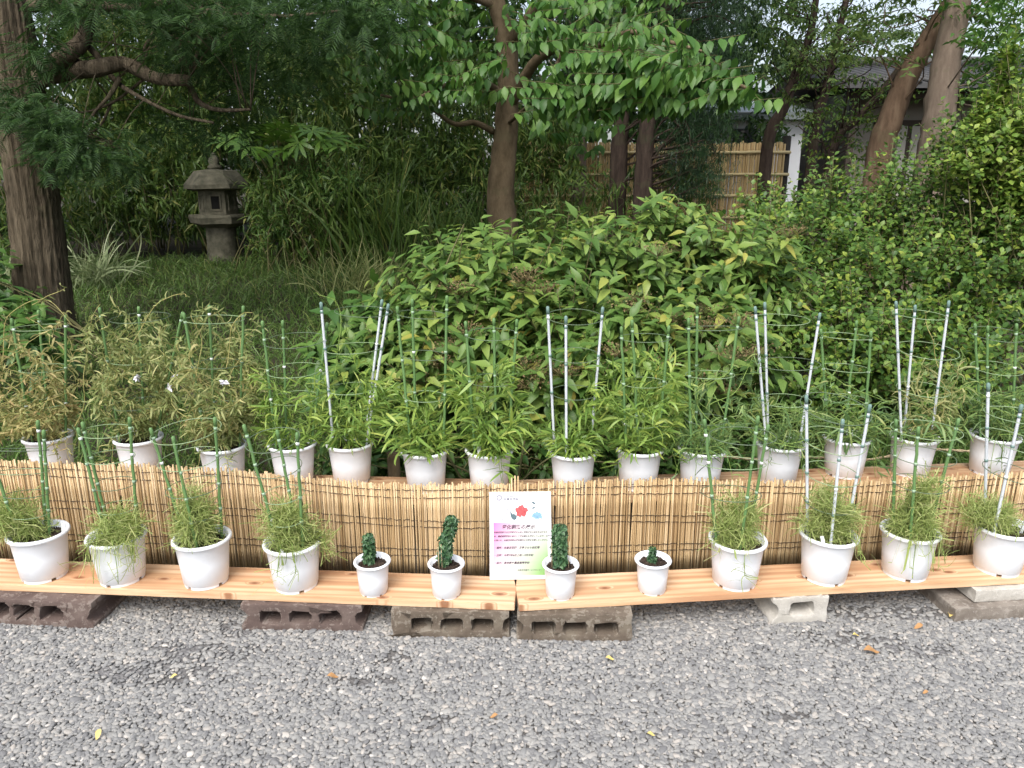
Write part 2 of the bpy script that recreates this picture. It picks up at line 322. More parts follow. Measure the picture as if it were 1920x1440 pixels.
# pebbles: one loose mass, geometry nodes on a sheet of points
def pebbles():
    sp = .0094; gx, gy = np.meshgrid(np.arange(-3.0, 3.0, sp), np.arange(.95, 2.62, sp*.9))
    pts = np.stack([gx.ravel(), gy.ravel()], -1)+rng.uniform(-.5, .5, (gx.size, 2))*sp
    keep = np.ones(len(pts), bool)
    bare = [(*on(300, 1262, 0)[:2], .24, .07), (*on(400, 1225, 0)[:2], .2, .045), (*on(330, 1215, 0)[:2], .08, .03), (*on(740, 1235, 0)[:2], .07, .04), (*on(445, 1180, 0)[:2], .08, .06), (*on(1600, 1200, 0)[:2], .17, .05),
            (*on(1660, 1150, 0)[:2], .35, .05), (*on(1720, 1220, 0)[:2], .12, .04), (*on(690, 1280, 0)[:2], .1, .025), (*on(820, 1355, 0)[:2], .06, .025), (*on(1480, 1345, 0)[:2], .1, .02)]
    for bx, by, rx, ry in bare:
        q = ((pts[:, 0]-bx)/rx)**2+((pts[:, 1]-by)/ry)**2+.5*np.sin(pts[:, 0]*37+by*9)*np.sin(pts[:, 1]*53)
        keep &= ~((q < 1) & (rng.random(len(pts)) < .66*np.clip(1.4-q, 0, 1)))
    keep &= ~((rng.random(len(pts)) < .02))
    pts = pts[keep]; n = len(pts); z = rng.uniform(.0015, .0048, n)
    me = bpy.data.meshes.new('loose_gravel'); me.vertices.add(n); me.vertices.foreach_set('co', np.column_stack([pts, z]).astype(np.float32).ravel())
    s = rng.lognormal(0, .22, n)*.0064
    S = np.column_stack([s*rng.uniform(1.0, 1.5, n), s*rng.uniform(.8, 1.05, n), s*rng.uniform(.5, .75, n)]).astype(np.float32)
    E = np.column_stack([rng.normal(0, .18, n), rng.normal(0, .18, n), rng.uniform(0, 6.28, n)]).astype(np.float32)
    for nm, A in (('scl', S), ('rot', E)):
        at_ = me.attributes.new(nm, 'FLOAT_VECTOR', 'POINT'); at_.data.foreach_set('vector', A.ravel())
    o = link('loose_gravel', me, None)
    m, nt, b, out = mat_new('grey_pebble'); oi = N_(nt, 'ObjectInfo'); nn = noise(nt, 1.1, 2)
    tc = N_(nt, 'TexCoord')
    c = ramp(nt, [(0, (.14, .14, .142)), (.25, (.19, .191, .19)), (.6, (.235, .233, .225)), (.85, (.285, .278, .262)), (.97, (.34, .315, .285)), (1, (.45, .43, .4))], oi.outputs['Random'])
    nt.links.new(c, b.inputs['Base Color']); b.inputs['Roughness'].default_value = .75
    me.materials.append(m)
    ng = bpy.data.node_groups.new('pebble_spread', 'GeometryNodeTree'); ng.interface.new_socket('Geometry', in_out='INPUT', socket_type='NodeSocketGeometry'); ng.interface.new_socket('Geometry', in_out='OUTPUT', socket_type='NodeSocketGeometry')
    gi = ng.nodes.new('NodeGroupInput'); go = ng.nodes.new('NodeGroupOutput')
    ico = ng.nodes.new('GeometryNodeMeshIcoSphere'); ico.inputs['Radius'].default_value = 1; ico.inputs['Subdivisions'].default_value = 2
    ss = ng.nodes.new('GeometryNodeSetShadeSmooth'); sp_ = ng.nodes.new('GeometryNodeSetPosition'); tn = ng.nodes.new('ShaderNodeTexNoise'); tn.inputs['Scale'].default_value = 1.3
    vm = ng.nodes.new('ShaderNodeVectorMath'); vm.operation = 'SUBTRACT'; vm.inputs[1].default_value = (.5, .5, .5); vs = ng.nodes.new('ShaderNodeVectorMath'); vs.operation = 'SCALE'; vs.inputs['Scale'].default_value = 1.1
    sm = ng.nodes.new('GeometryNodeSetMaterial'); sm.inputs['Material'].default_value = m
    ip = ng.nodes.new('GeometryNodeInstanceOnPoints')
    def attr(nm): a = ng.nodes.new('GeometryNodeInputNamedAttribute'); a.data_type = 'FLOAT_VECTOR'; a.inputs['Name'].default_value = nm; return a.outputs['Attribute']
    er = ng.nodes.new('FunctionNodeEulerToRotation')
    K = ng.links.new
    K(ico.outputs[0], sp_.inputs[0]); K(tn.outputs['Color'], vm.inputs[0]); K(vm.outputs[0], vs.inputs[0]); K(vs.outputs[0], sp_.inputs['Offset'])
    K(sp_.outputs[0], ss.inputs[0]); K(ss.outputs[0], sm.inputs[0]); K(gi.outputs[0], ip.inputs['Points']); K(sm.outputs[0], ip.inputs['Instance'])
    K(attr('rot'), er.inputs[0]); K(er.outputs[0], ip.inputs['Rotation']); K(attr('scl'), ip.inputs['Scale']); K(ip.outputs[0], go.inputs[0])
    md = o.modifiers.new('spread', 'NODES'); md.node_group = ng
    tag(o, 'loose grey gravel covering the path in front of the plank shelf', 'gravel', kind='stuff')
pebbles()

# ------------------------------------------------------------------ concrete blocks
def block_mat(name, c0, c1, c2, edge):
    m, nt, b, out = mat_new(name)
    n = noise(nt, 9, 6, .7); n2 = noise(nt, 45, 5, .7); g = N_(nt, 'NewGeometry')
    c = ramp(nt, [(.3, c0), (.5, c1), (.72, c2)], n.outputs[0])
    wear = math_(nt, 'MULTIPLY', math_(nt, 'GREATER_THAN', math_(nt, 'ADD', n2.outputs[0], math_(nt, 'MULTIPLY', math_(nt, 'SUBTRACT', g.outputs['Pointiness'], .5), 4.)), .70), .38)
    nt.links.new(mixc(nt, c, edge, wear), b.inputs['Base Color']); b.inputs['Roughness'].default_value = .92; b.inputs['Specular IOR Level'].default_value = .15
    bump(nt, b, n2.outputs[0], .8, .006); return m
M['block_brown'] = block_mat('brown_concrete', (.075, .055, .050), (.115, .085, .075), (.16, .125, .11), (.30, .26, .23))
M['block_mossy'] = block_mat('mossy_brown_concrete', (.075, .062, .045), (.125, .10, .078), (.18, .155, .12), (.33, .30, .25))
M['block_grey'] = block_mat('grey_concrete', (.33, .315, .28), (.42, .40, .36), (.50, .48, .44), (.56, .54, .5))
M['slab_brown'] = block_mat('brown_slab', (.12, .10, .085), (.19, .165, .14), (.26, .23, .2), (.38, .35, .31))
def rrect(cx, cz, w, h, r, n=5):
    out = []
    for qx, qz, a0 in ((1, 1, 0), (-1, 1, 90), (-1, -1, 180), (1, -1, 270)):
        for k in range(n+1):
            a = R(a0+90*k/n); out.append((cx+qx*(w/2-r)+r*math.cos(a), cz+qz*(h/2-r)+r*math.sin(a)))
    return out
def block(label, front_l, rot, w, h, dep, holes, notch, mat, group='concrete blocks under the planks', jag=.0018, name='concrete_block'):
    """front_l = front lower left corner on the ground; holes = (cx, cz, hw, hh)"""
    bm = bmesh.new(); loops = []
    out = []
    def seg(a, b, k):
        for t in range(k): out.append((a[0]+(b[0]-a[0])*t/k, a[1]+(b[1]-a[1])*t/k))
    nd, nh = (.022, h*.46) if notch else (0, 0)
    seg((0, 0), (w, 0), 14)
    if 'r' in notch:
        out += [(w, 0), (w, h/2-nh/2-.008), (w-nd*.6, h/2-nh/2), (w-nd, h/2-nh/2+.012), (w-nd, h/2+nh/2-.012), (w-nd*.6, h/2+nh/2), (w, h/2+nh/2+.008)]
    else: seg((w, 0), (w, h), 4)
    seg((w, h), (0, h), 14)
    if 'l' in notch:
        out += [(0, h), (0, h/2+nh/2+.008), (nd*.6, h/2+nh/2), (nd, h/2+nh/2-.012), (nd, h/2-nh/2+.012), (nd*.6, h/2-nh/2), (0, h/2-nh/2-.008)]
    else: seg((0, h), (0, 0), 4)
    polys = [out]+[rrect(cx, cz, hw, hh, min(hw, hh)*.3) for cx, cz, hw, hh in holes]
    edges = []; rings = []
    for p in polys:
        p = [(x+random.gauss(0, jag), z+random.gauss(0, jag)*(z > .002)) for x, z in p]
        vs = [bm.verts.new((x, 0, z)) for x, z in p]; rings.append(vs)
        edges += [bm.edges.new((vs[k], vs[(k+1) % len(vs)])) for k in range(len(vs))]
    bmesh.ops.triangle_fill(bm, edges=edges, use_beauty=True, use_dissolve=False)
    faces = list(bm.faces); ext = bmesh.ops.extrude_face_region(bm, geom=faces)
    bmesh.ops.translate(bm, vec=(0, dep, 0), verts=[v for v in ext['geom'] if isinstance(v, bmesh.types.BMVert)])
    bmesh.ops.recalc_face_normals(bm, faces=bm.faces)
    sharp = [e for e in bm.edges if len(e.link_faces) == 2 and e.calc_face_angle(0) > .9]
    bmesh.ops.bevel(bm, geom=sharp, offset=.004, segments=2, affect='EDGES', profile=.6)
    for f in bm.faces: f.smooth = True
    me = bpy.data.meshes.new(name); bm.to_mesh(me); bm.free()
    try: me.set_sharp_from_angle(angle=R(50))
    except Exception: pass
    o = link(name, me, mat); o.location = (front_l[0], front_l[1], 0.001); o.rotation_euler = (0, 0, rot)
    return tag(o, label, 'concrete block', group)
AL, AR = math.atan2(-(2.262-2.140), 1.755), math.atan2(2.306-2.136, 1.755)    # how each plank swings back from the middle
def frontY(x): return 2.140+(-x)*(2.262-2.140)/1.755 if x < .012 else 2.136+x*(2.306-2.136)/1.755
H3 = [(.098, .05, .072, .047), (.198, .05, .074, .047), (.298, .05, .074, .047)]
HB = .100
block('dark brown concrete block with worn round holes under the left plank end', (-1.79, frontY(-1.75)-.042, 0), AL-.02, .40, HB, .19, [(.06, .052, .085, .058), (.155, .052, .078, .058), (.25, .052, .08, .058)], 'r', M['block_brown'], jag=.003)
block('purplish brown hollow concrete block under the middle of the left plank', (-.90, frontY(-.87)-.018, 0), AL*.4, .405, HB, .19, H3, 'lr', M['block_brown'])
block('mossy brown hollow concrete block under the inner end of the left plank', (-.394, frontY(-.3)-.02, 0), AL*.25, .385, HB, .19, H3, 'r', M['block_mossy'])
block('brown hollow concrete block with a chipped pale corner beside a narrow gap', (.014, 2.122, 0), -.02, .375, HB, .19, [(.088, .05, .078, .047), (.19, .05, .078, .047), (.292, .05, .078, .047)], 'l', M['block_mossy'])
block('pale grey hollow concrete block turned end-on under the right plank', (.873, frontY(.9)-.012, 0), 0.10, .195, HB, .165, [(.105, .056, .085, .05)], 'l', M['block_grey'])
block('flat brown paving slab on the gravel under the right plank end', (1.50, frontY(1.6)-.065, 0), AR, .40, .052, .2, [], '', M['slab_brown'], group='flat slabs under the right plank', name='paving_slab')['category'] = 'slab'
o = block('thin pale slab lying on top of the brown slab', (1.585, frontY(1.65)-.03, 0), AR, .36, .046, .2, [], '', M['block_grey'], group='flat slabs under the right plank', name='paving_slab'); o['category'] = 'slab'; o.location.z = .054

# ------------------------------------------------------------------ wooden planks
def wood_mat(name, seed, tone=1.):
    m, nt, b, out = mat_new(name)
    tc = N_(nt, 'TexCoord'); mp = N_(nt, 'Mapping'); mp.inputs['Location'].default_value = (seed*1.7, seed*.37, seed*.2); nt.links.new(tc.outputs['Object'], mp.inputs[0])
    # knots: sparse cells that push the grain aside
    kv = N_(nt, 'TexVoronoi', voronoi_dimensions='2D'); kv.inputs['Scale'].default_value = 4.6; kv.inputs['Randomness'].default_value = .95
    km = N_(nt, 'Mapping'); km.inputs['Scale'].default_value = (1, 2.1, .2); nt.links.new(mp.outputs[0], km.inputs[0]); nt.links.new(km.outputs[0], kv.inputs['Vector'])
    kd = math_(nt, 'MAXIMUM', math_(nt, 'SUBTRACT', .16, kv.outputs['Distance']), 0.)
    st = N_(nt, 'Mapping'); st.inputs['Scale'].default_value = (.9, 17, 17); nt.links.new(mp.outputs[0], st.inputs[0])
    off = N_(nt, 'VectorMath', operation='ADD'); cb = N_(nt, 'CombineXYZ'); nt.links.new(math_(nt, 'MULTIPLY', kd, 9.), cb.inputs[1]); nt.links.new(st.outputs[0], off.inputs[0]); nt.links.new(cb.outputs[0], off.inputs[1])
    n1 = noise(nt, 1.6, 3, .55, off.outputs[0]); 
    fine = N_(nt, 'Mapping'); fine.inputs['Scale'].default_value = (3, 160, 160); nt.links.new(mp.outputs[0], fine.inputs[0]); n2 = noise(nt, 1.5, 3, .5, fine.outputs[0])
    wv = N_(nt, 'TexWave', wave_type='BANDS', bands_direction='Y'); wv.inputs['Scale'].default_value = .55; wv.inputs['Distortion'].default_value = 5; wv.inputs['Detail'].default_value = 2; wv.inputs['Detail Scale'].default_value = .7
    nt.links.new(off.outputs[0], wv.inputs['Vector'])
    c = ramp(nt, [(.28, G3(tone, .40, .205, .11)), (.42, G3(tone, .56, .35, .20)), (.55, G3(tone, .66, .46, .29)), (.75, G3(tone, .73, .55, .38))], n1.outputs[0])
    c = mixc(nt, c, G3(tone, .44, .235, .125), math_(nt, 'MULTIPLY', math_(nt, 'POWER', wv.outputs[1], 2.), .7))
    c = mixc(nt, c, G3(tone, .42, .24, .12), math_(nt, 'MULTIPLY', math_(nt, 'GREATER_THAN', n2.outputs[0], .6), .28))
    n3 = noise(nt, 1.1, 3, .6, mp.outputs[0], mapscale=(1.6, 9, 9)); c = mixc(nt, c, G3(tone, .47, .25, .135), ramp(nt, [(.52, (0, 0, 0)), (.68, (.75, .75, .75))], n3.outputs[0]))
    c = mixc(nt, c, (.20, .075, .035), ramp(nt, [(.0, (0, 0, 0)), (.05, (.0, .0, .0)), (.09, (.6, .6, .6)), (.15, (1, 1, 1))], kd))
    nt.links.new(c, b.inputs['Base Color']); b.inputs['Roughness'].default_value = .55; b.inputs['Specular IOR Level'].default_value = .25
    bump(nt, b, n2.outputs[0], .15, .002); return m
def plank(label, x0, x1, yf, rot, z0, th, dep, mat, piv, seed, name='wooden_plank', grp='planks of the two plant shelves'):
    bm = bmesh.new(); n = 40
    for k in range(n+1):
        x = x0+(x1-x0)*k/n
        for (yy, zz) in ((0, 0), (dep, 0), (dep, th), (0, th)): bm.verts.new((x+random.gauss(0, .0006), yy+random.gauss(0, .0006), zz))
    bm.verts.ensure_lookup_table(); v = bm.verts
    for k in range(n):
        a = 4*k
        for e in range(4): bm.faces.new((v[a+e], v[a+(e+1) % 4], v[a+4+(e+1) % 4], v[a+4+e]))
    bm.faces.new(v[0:4]); bm.faces.new(v[4*n:4*n+4]); bmesh.ops.recalc_face_normals(bm, faces=bm.faces)
    bmesh.ops.bevel(bm, geom=[e for e in bm.edges if len(e.link_faces) == 2 and e.calc_face_angle(0) > 1], offset=.0018, segments=2, affect='EDGES')
    me = bpy.data.meshes.new(name); bm.to_mesh(me); bm.free()
    o = link(name, me, mat); o.location = (piv, yf, z0); o.rotation_euler = (0, 0, rot)
    return tag(o, label, 'plank', grp)
ZP = .102; TH = .024; ZT = ZP+TH
plank('long reddish grained wooden plank holding four vine pots and two crinkled ones', -2.05, 0, 2.140, AL, ZP, TH, .172, wood_mat('pine_board', 1), .008, 1)
plank('long knotty wooden plank beginning at the narrow gap beside the sign', 0, 2.10, 2.136, AR, ZP, TH, .172, wood_mat('pine_board_knotty', 5), .022, 2)
ZS = .265
plank('raised wooden plank behind the reed screen with the yellowed vines', -2.25, 0, 2.640, AL, ZS-.03, .03, .2, wood_mat('shelf_board', 9, .8), -.01, 3)
plank('raised wooden plank behind the reed screen with the bushy green pots', 0, 2.30, 2.640, AR, ZS-.03, .03, .2, wood_mat('shelf_board_b', 13, .8), .012, 4)
for k, (x, y) in enumerate([(-1.95, 2.80), (-1.0, 2.73), (-.22, 2.67), (.03, 2.665), (.98, 2.76), (1.9, 2.85)]):
    o = block(['concrete block under the raised shelf below the withered vines', 'concrete block under the raised shelf below the olive vines', 'concrete block under the inner end of the raised shelf left of the sign', 'concrete block under the inner end of the raised shelf right of the sign', 'concrete block under the raised shelf below the tangled grey-caned pot', 'concrete block under the raised shelf below the last fine-leaved pot'][k], (x, y, 0), (AL if x < 0 else AR), .19, ZS-.032, .12, [], '', M['block_brown'], group='blocks carrying the raised shelf')

# ------------------------------------------------------------------ reed screens
def reed_screen(label, xa, xb, yfun, topfun, cnt):
    root = thing('reed_screen', ((xa+xb)/2, yfun((xa+xb)/2), 0), label, 'reed screen', 'reed screens between the two shelves'); o0 = origin(root)
    mes = []
    for k in range(8):
        ph = random.uniform(0, 6); zz = np.linspace(0, 1, 5)
        P = np.stack([.0016*np.sin(zz*3+ph), .001*np.cos(zz*4+ph), zz], -1); rad = .0034*np.linspace(1.08, .88, 5)*random.uniform(.85, 1.12)
        me = make_mesh('reed', *[*(lambda a: (a[0], [a[1], a[2]]))(tube(P, rad, 6))]); me.materials.append(M['reed']); mes.append(me)
    xs_ = np.linspace(xa, xb, cnt)+rng.normal(0, .0012, cnt)
    for x in xs_:
        h = topfun(x)+random.gauss(0, .005); o = bpy.data.objects.new('reed', random.choice(mes)); COL.objects.link(o); o.parent = root
        o.location = (x-o0[0], yfun(x)+random.gauss(0, .0014)-o0[1], .004); o.scale = (1, 1, h)
        o.rotation_euler = (random.gauss(.0, .006), random.gauss(0, .007), random.uniform(0, 6))
    # a sparser second layer of reeds woven behind the first
    mb = MB()
    for x in np.linspace(xa, xb, int(cnt*1.0)):
        zt = topfun(x)-.006+random.gauss(0, .006); dx = random.gauss(0, .003)
        mb.tube([(x, yfun(x)+.0075, .006), (x+dx, yfun(x)+.0075+random.gauss(0, .001), zt)], .0034, 5)
    tag(mb.build('reed_backing', M['reed'], root), kind='stuff')
    for fr in (.955, .885, .665, .60, .37, .31, .09):
        for side in (-1, 1):
            q = np.arange(xa+.003, xb, .009); P = np.stack([q, yfun(q)+side*.0042-(.0 if side < 0 else -.008)+rng.normal(0, .0006, len(q)), topfun(q)*fr+rng.normal(0, .0012, len(q))+.003*np.sin(q*7+fr*9)], -1)
            mb2 = MB().tube(P, .0015, 4); mb2.build('twine', M['twine'], root)
    return root
ryL = lambda x: 2.455+(-np.asarray(x))*(.122/1.755)+.012*np.sin(np.asarray(x)*5.2)
ryR = lambda x: 2.455+np.asarray(x)*(.170/1.755)+.010*np.sin(np.asarray(x)*4.3+1)
tpL = lambda x: .405+.038*np.clip(-np.asarray(x)/1.9, 0, 1)+.014*np.sin(np.asarray(x)*3.6+.4)
tpR = lambda x: .400-.030*np.clip(np.asarray(x)/1.9, 0, 1)+.012*np.sin(np.asarray(x)*3.4)
reed_screen('tan reed screen standing behind the plank with two crinkled pots and four thread-leaved pots', -1.985, -.008, ryL, tpL, 296)
reed_screen('tan reed screen ending in a frayed edge beside the sign, behind the knotty plank', .022, 2.08, ryR, tpR, 292)
for k in range(6):                                                    # frayed reeds standing out of the screen's end
    rs = [o for o in bpy.data.objects if o.name.startswith('reed_screen')][-1]; o0 = origin(rs); o = bpy.data.objects.new('reed', [m for m in bpy.data.meshes if m.name.startswith('reed') and len(m.vertices) < 60][k]); COL.objects.link(o); o.parent = rs
    o.location = (.012+.004*k-o0[0], 2.447-.002*k-o0[1], .004); o.scale = (1, 1, .435+.012*math.sin(k*2.)); o.rotation_euler = (.0, -.03+.012*k, k)

# ------------------------------------------------------------------ sign board
def sign():
    root = thing('sign_board', (.031, 2.292, ZT+.002), 'white laminated exhibition notice with flower drawings leaning on the reed screens', 'sign')
    root.rotation_euler = (R(-25), 0, R(1.2))
    W, Hh = .214, .298
    def lb(name, lo, hi, mat, par=root): return MB().box(lo, hi).build(name, mat, par, smooth=False, local=True)
    lb('board', (-W/2, 0, 0), (W/2, .004, Hh), M['white_panel'])
    m, nt, b, out = mat_new('pink_green_print'); tc = N_(nt, 'TexCoord'); sx = N_(nt, 'SeparateXYZ'); nt.links.new(tc.outputs['Generated'], sx.inputs[0])
    X_, Z_ = sx.outputs[0], sx.outputs[2]
    pink = math_(nt, 'MULTIPLY', math_(nt, 'MAXIMUM', math_(nt, 'SUBTRACT', 1., math_(nt, 'MULTIPLY', X_, 1.6)), 0.), math_(nt, 'POWER', Z_, .6))
    green = math_(nt, 'MULTIPLY', math_(nt, 'POWER', X_, 1.4), math_(nt, 'SUBTRACT', 1., math_(nt, 'MULTIPLY', Z_, .95)))
    c = mixc(nt, (.60, .585, .60), (.52, .13, .35), pink); c = mixc(nt, c, (.20, .38, .12), math_(nt, 'MINIMUM', math_(nt, 'MULTIPLY', green, 1.3), 1.))
    nt.links.new(c, b.inputs['Base Color']); b.inputs['Roughness'].default_value = .35
    lb('colour_print', (-W/2+.013, -.0005, .014), (W/2-.013, -.0001, .192), m)
    def text(s, x, z, size, mat, shear=.28, bold=0., name='lettering'):
        cu = bpy.data.curves.new(name, 'FONT'); cu.body = s; cu.size = size; cu.shear = shear; cu.offset = bold; cu.resolution_u = 2; cu.extrude = .00008
        t = bpy.data.objects.new(name, cu); COL.objects.link(t)
        bpy.context.view_layer.update(); dg = bpy.context.evaluated_depsgraph_get(); me = bpy.data.meshes.new_from_object(t.evaluated_get(dg)); bpy.data.objects.remove(t)
        me.materials.clear(); o = link(name, me, mat, root); o.location = (x, -.0008, z); o.rotation_euler = (math.pi/2, 0, 0); return o
    text('変化朝顔の展示', -.066, .171, .0165, M['ink'], bold=.0004)
    body = ['向島百花園では江戸時代から続く園芸文化の普及をはかるた', 'め、農産高等学校と協力して変化朝顔を展示しています。江戸か', 'ら続いた、向島百花園の変化朝顔の世界をお楽しみください。']
    for k, s in enumerate(body): text(s, -.093, .1565-.0135*k, .0069, M['ink'], bold=.00016)
    for k, s in enumerate(['・場所：向島百花園　茶亭さはら前広場', '・日時：令和7年8月上旬～9月中旬', '・協力：東京都立農産高等学校']): text(s, -.094, .1035-.0255*k, .0088, M['ink'], bold=.00022)
    text('向島百花園サービスセンター', -.012, .0285, .0066, M['ink'], bold=.00005)
    text('東京都公園協会', -.058, .2810, .0052, M['ink_grey'], 0, .00004); text('向島百花園', -.058, .2690, .0104, M['ink_grey'], 0, .00025)
    # round emblem: rings and a small centre flower
    V, F = lathe([(.0072, 0), (.0100, 0)], 36); e = build('emblem', np.column_stack([V[:, 0]-.073, -.0006+0*V[:, 0], V[:, 1]+.2775]), F, M['ink_grey'], root, False, True)
    V, F = lathe([(.0050, 0), (.0060, 0)], 30); build('emblem_ring', np.column_stack([V[:, 0], -.0007+0*V[:, 0], V[:, 1]])+np.array([-.073, 0, .2775]), F, M['ink_grey'], e, False, True)
    for k in range(5):
        a = k*2*math.pi/5; V, F = lathe([(.0001, 0), (.0011, 0)], 10); build('emblem_petal', np.column_stack([V[:, 0]-.073+.0026*math.sin(a), -.0007+0*V[:, 0], V[:, 1]+.2775+.0026*math.cos(a)]), F, M['ink_grey'], e, False, True)
    # flower drawings: petals, leaf and line stems, printed flat
    def flat(name, pts, mat, y=-.0006):
        P = np.array([(x, y, z) for x, z in pts]); c = P.mean(0); V = np.concatenate([[c], P]); n = len(P)
        return build(name, V, np.array([(0, 1+k, 1+(k+1) % n) for k in range(n)]), mat, root, False, True)
    def blob(cx, cz, r, k, amp, sq=1., ph=0.): return [(cx+r*(1+amp*math.sin(k*a+ph)+.08*math.sin(3*k*a))*math.cos(a), cz+sq*r*(1+amp*math.sin(k*a+ph))*math.sin(a)) for a in np.linspace(0, 2*math.pi, 60, endpoint=False)]
    flat('red_flower', blob(.004, .231, .0195, 5, .2, .92, .6), M['print_red'])
    for a in range(5): flat('red_petal', blob(.004+.0125*math.cos(a*1.2566+.4), .231+.0115*math.sin(a*1.2566+.4), .0088, 3, .12), M['print_red'], -.0009)
    flat('blue_flower', blob(.058, .216, .0165, 9, .12, .72), M['print_blue'])
    for a in range(6): flat('blue_petal', blob(.046+.005*a, .2135+.006*math.sin(a*2.), .0055, 4, .15), M['print_blue'], -.0009)
    flat('drawn_leaf', [(-.036, .236), (-.031, .220), (-.022, .222), (-.012, .214), (-.014, .204), (-.022, .200), (-.030, .206), (-.034, .214)], M['print_leaf'])
    flat('drawn_leaf', [(.038, .262), (.046, .264), (.054, .257), (.049, .253), (.044, .257)], M['print_leaf'])
    flat('drawn_leaf', [(.036, .240), (.046, .245), (.056, .243), (.046, .239)], M['print_leaf'])
    def stroke(pts, r=.0007):
        P = spline([(x, -.0007, z) for x, z in pts], 14); MB().tube(P, r, 4).build('drawn_stem', M['ink_grey'], root, local=True)
    for q in ([(-.05, .196), (-.048, .225), (-.046, .25), (-.054, .268)], [(-.048, .222), (-.060, .238), (-.07, .245), (-.082, .258), (-.078, .264)], [(-.046, .235), (-.036, .243), (-.028, .25)], [(-.064, .196), (-.066, .214), (-.074, .23)], [(-.064, .198), (-.058, .216), (-.062, .232)], [(-.066, .205), (-.08, .214), (-.088, .22)], [(-.066, .2), (-.08, .2), (-.09, .204)], [(.008, .236), (.01, .25), (.012, .256)], [(.018, .25), (.028, .258), (.04, .262)], [(.056, .226), (.058, .244), (.06, .262)], [(.06, .25), (.07, .256), (.078, .254)], [(-.012, .196), (-.004, .204), (.003, .213)], [(.036, .2), (.04, .21)], [(.07, .206), (.078, .203), (.083, .2), (.08, .196)]): stroke(q)
sign()

# ------------------------------------------------------------------ pots
def pot_profile(big):
    if big: rb, rt, h, lip, lh = .0735, .0865, .166, .0960, .015
    else: rb, rt, h, lip, lh = .0465, .0535, .116, .0610, .011
    f = .009 if big else .004
    p = [(.001, f), (rb-.004, f), (rb, f+.003), (rb+(rt-rb)*.5, h*.5), (rt, h-lh-.001), (rt+.001, h-lh), (lip-.003, h-lh+.001), (lip, h-lh+.004), (lip+.0005, h-.005), (lip-.002, h-.001), (lip-.005, h), (rt+.001, h-.001), (rt-.003, h-.004), (rt-.006, h*.80), (.001, h*.79)]
    return p, rb, rt, h, f
PM = {}
for big in (True, False):
    p, rb, rt, h, f = pot_profile(big)
    body = make_mesh('pot_body', *lathe(p, 56)); body.materials.append(M['pot'])
    mb = MB()
    for k in range(4 if big else 5):
        q = 4 if big else 5; a0 = 2*math.pi*k/q+.12; a1 = 2*math.pi*(k+1)/q-.12; th = np.linspace(a0, a1, 14); ro, ri = rb-.003, rb-.009
        V = np.concatenate([np.stack([r_*np.cos(th), r_*np.sin(th), np.full(14, z_)], -1) for r_, z_ in ((ro, 0), (ro+.001, f+.001), (ri, f+.001), (ri, 0))])
        a = np.arange(13); Fq = [np.stack([a+14*s, a+1+14*s, a+1+14*((s+1) % 4), a+14*((s+1) % 4)], -1) for s in range(4)]
        mb.add(V, np.concatenate(Fq), [(0, 14, 28, 42), (13, 55, 41, 27)])
    V, Fs = mb.data(); foot = make_mesh('foot_ring', V, Fs, False); foot.materials.append(M['pot'])
    PM[big] = (body, foot, rt, h)
def soil_mesh(rt, h, seed):
    rg = np.random.default_rng(seed); n, m = 44, 12; r = np.linspace(.04, 1, m)*(rt-.006); th = np.arange(n)*2*math.pi/n
    X_, Y_ = r[:, None]*np.cos(th), r[:, None]*np.sin(th); Z_ = h*.865+rg.normal(0, .0026, X_.shape)+.004*np.sin(X_*70+seed)*np.cos(Y_*60)-.004*(r[:, None]/rt)**4
    i = np.arange(m-1)[:, None]*n; j = np.arange(n)[None]; k = (j+1) % n
    V = np.stack([X_, Y_, Z_], -1).reshape(-1, 3); F = np.stack([i+j, i+k, i+n+k, i+n+j], -1).reshape(-1, 4)
    mb = MB().add(V, F)
    # clods
    T = leaf_template(2, .9, .5, .3, -.2)
    N = 260; a = rg.uniform(0, 6.28, N); q = np.sqrt(rg.uniform(0, 1, N))*(rt-.011); P = np.stack([q*np.cos(a), q*np.sin(a), np.full(N, h*.865+.002)], -1)
    ov = np.array([(1, 0, 0), (-1, 0, 0), (0, 1, 0), (0, -1, 0), (0, 0, 1), (0, 0, -1)], float); of = np.array([(0, 2, 4), (2, 1, 4), (1, 3, 4), (3, 0, 4), (2, 0, 5), (1, 2, 5), (3, 1, 5), (0, 3, 5)])
    V, F = scatter((ov, of), P, rg.normal(size=(N, 3)), rg.normal(size=(N, 3)), rg.uniform(.0015, .0045, N)); mb.add(V, F)
    return mb
def circum(a, b, c):
    a, b, c = map(np.asarray, (a, b, c)); ab, ac = b-a, c-a; n = np.cross(ab, ac); nn = n.dot(n)
    if nn < 1e-9: return None
    ctr = a+(np.cross(n, ab)*ac.dot(ac)+np.cross(ac, n)*ab.dot(ab))/(2*nn); return ctr, np.linalg.norm(ctr-a), nrm(n)
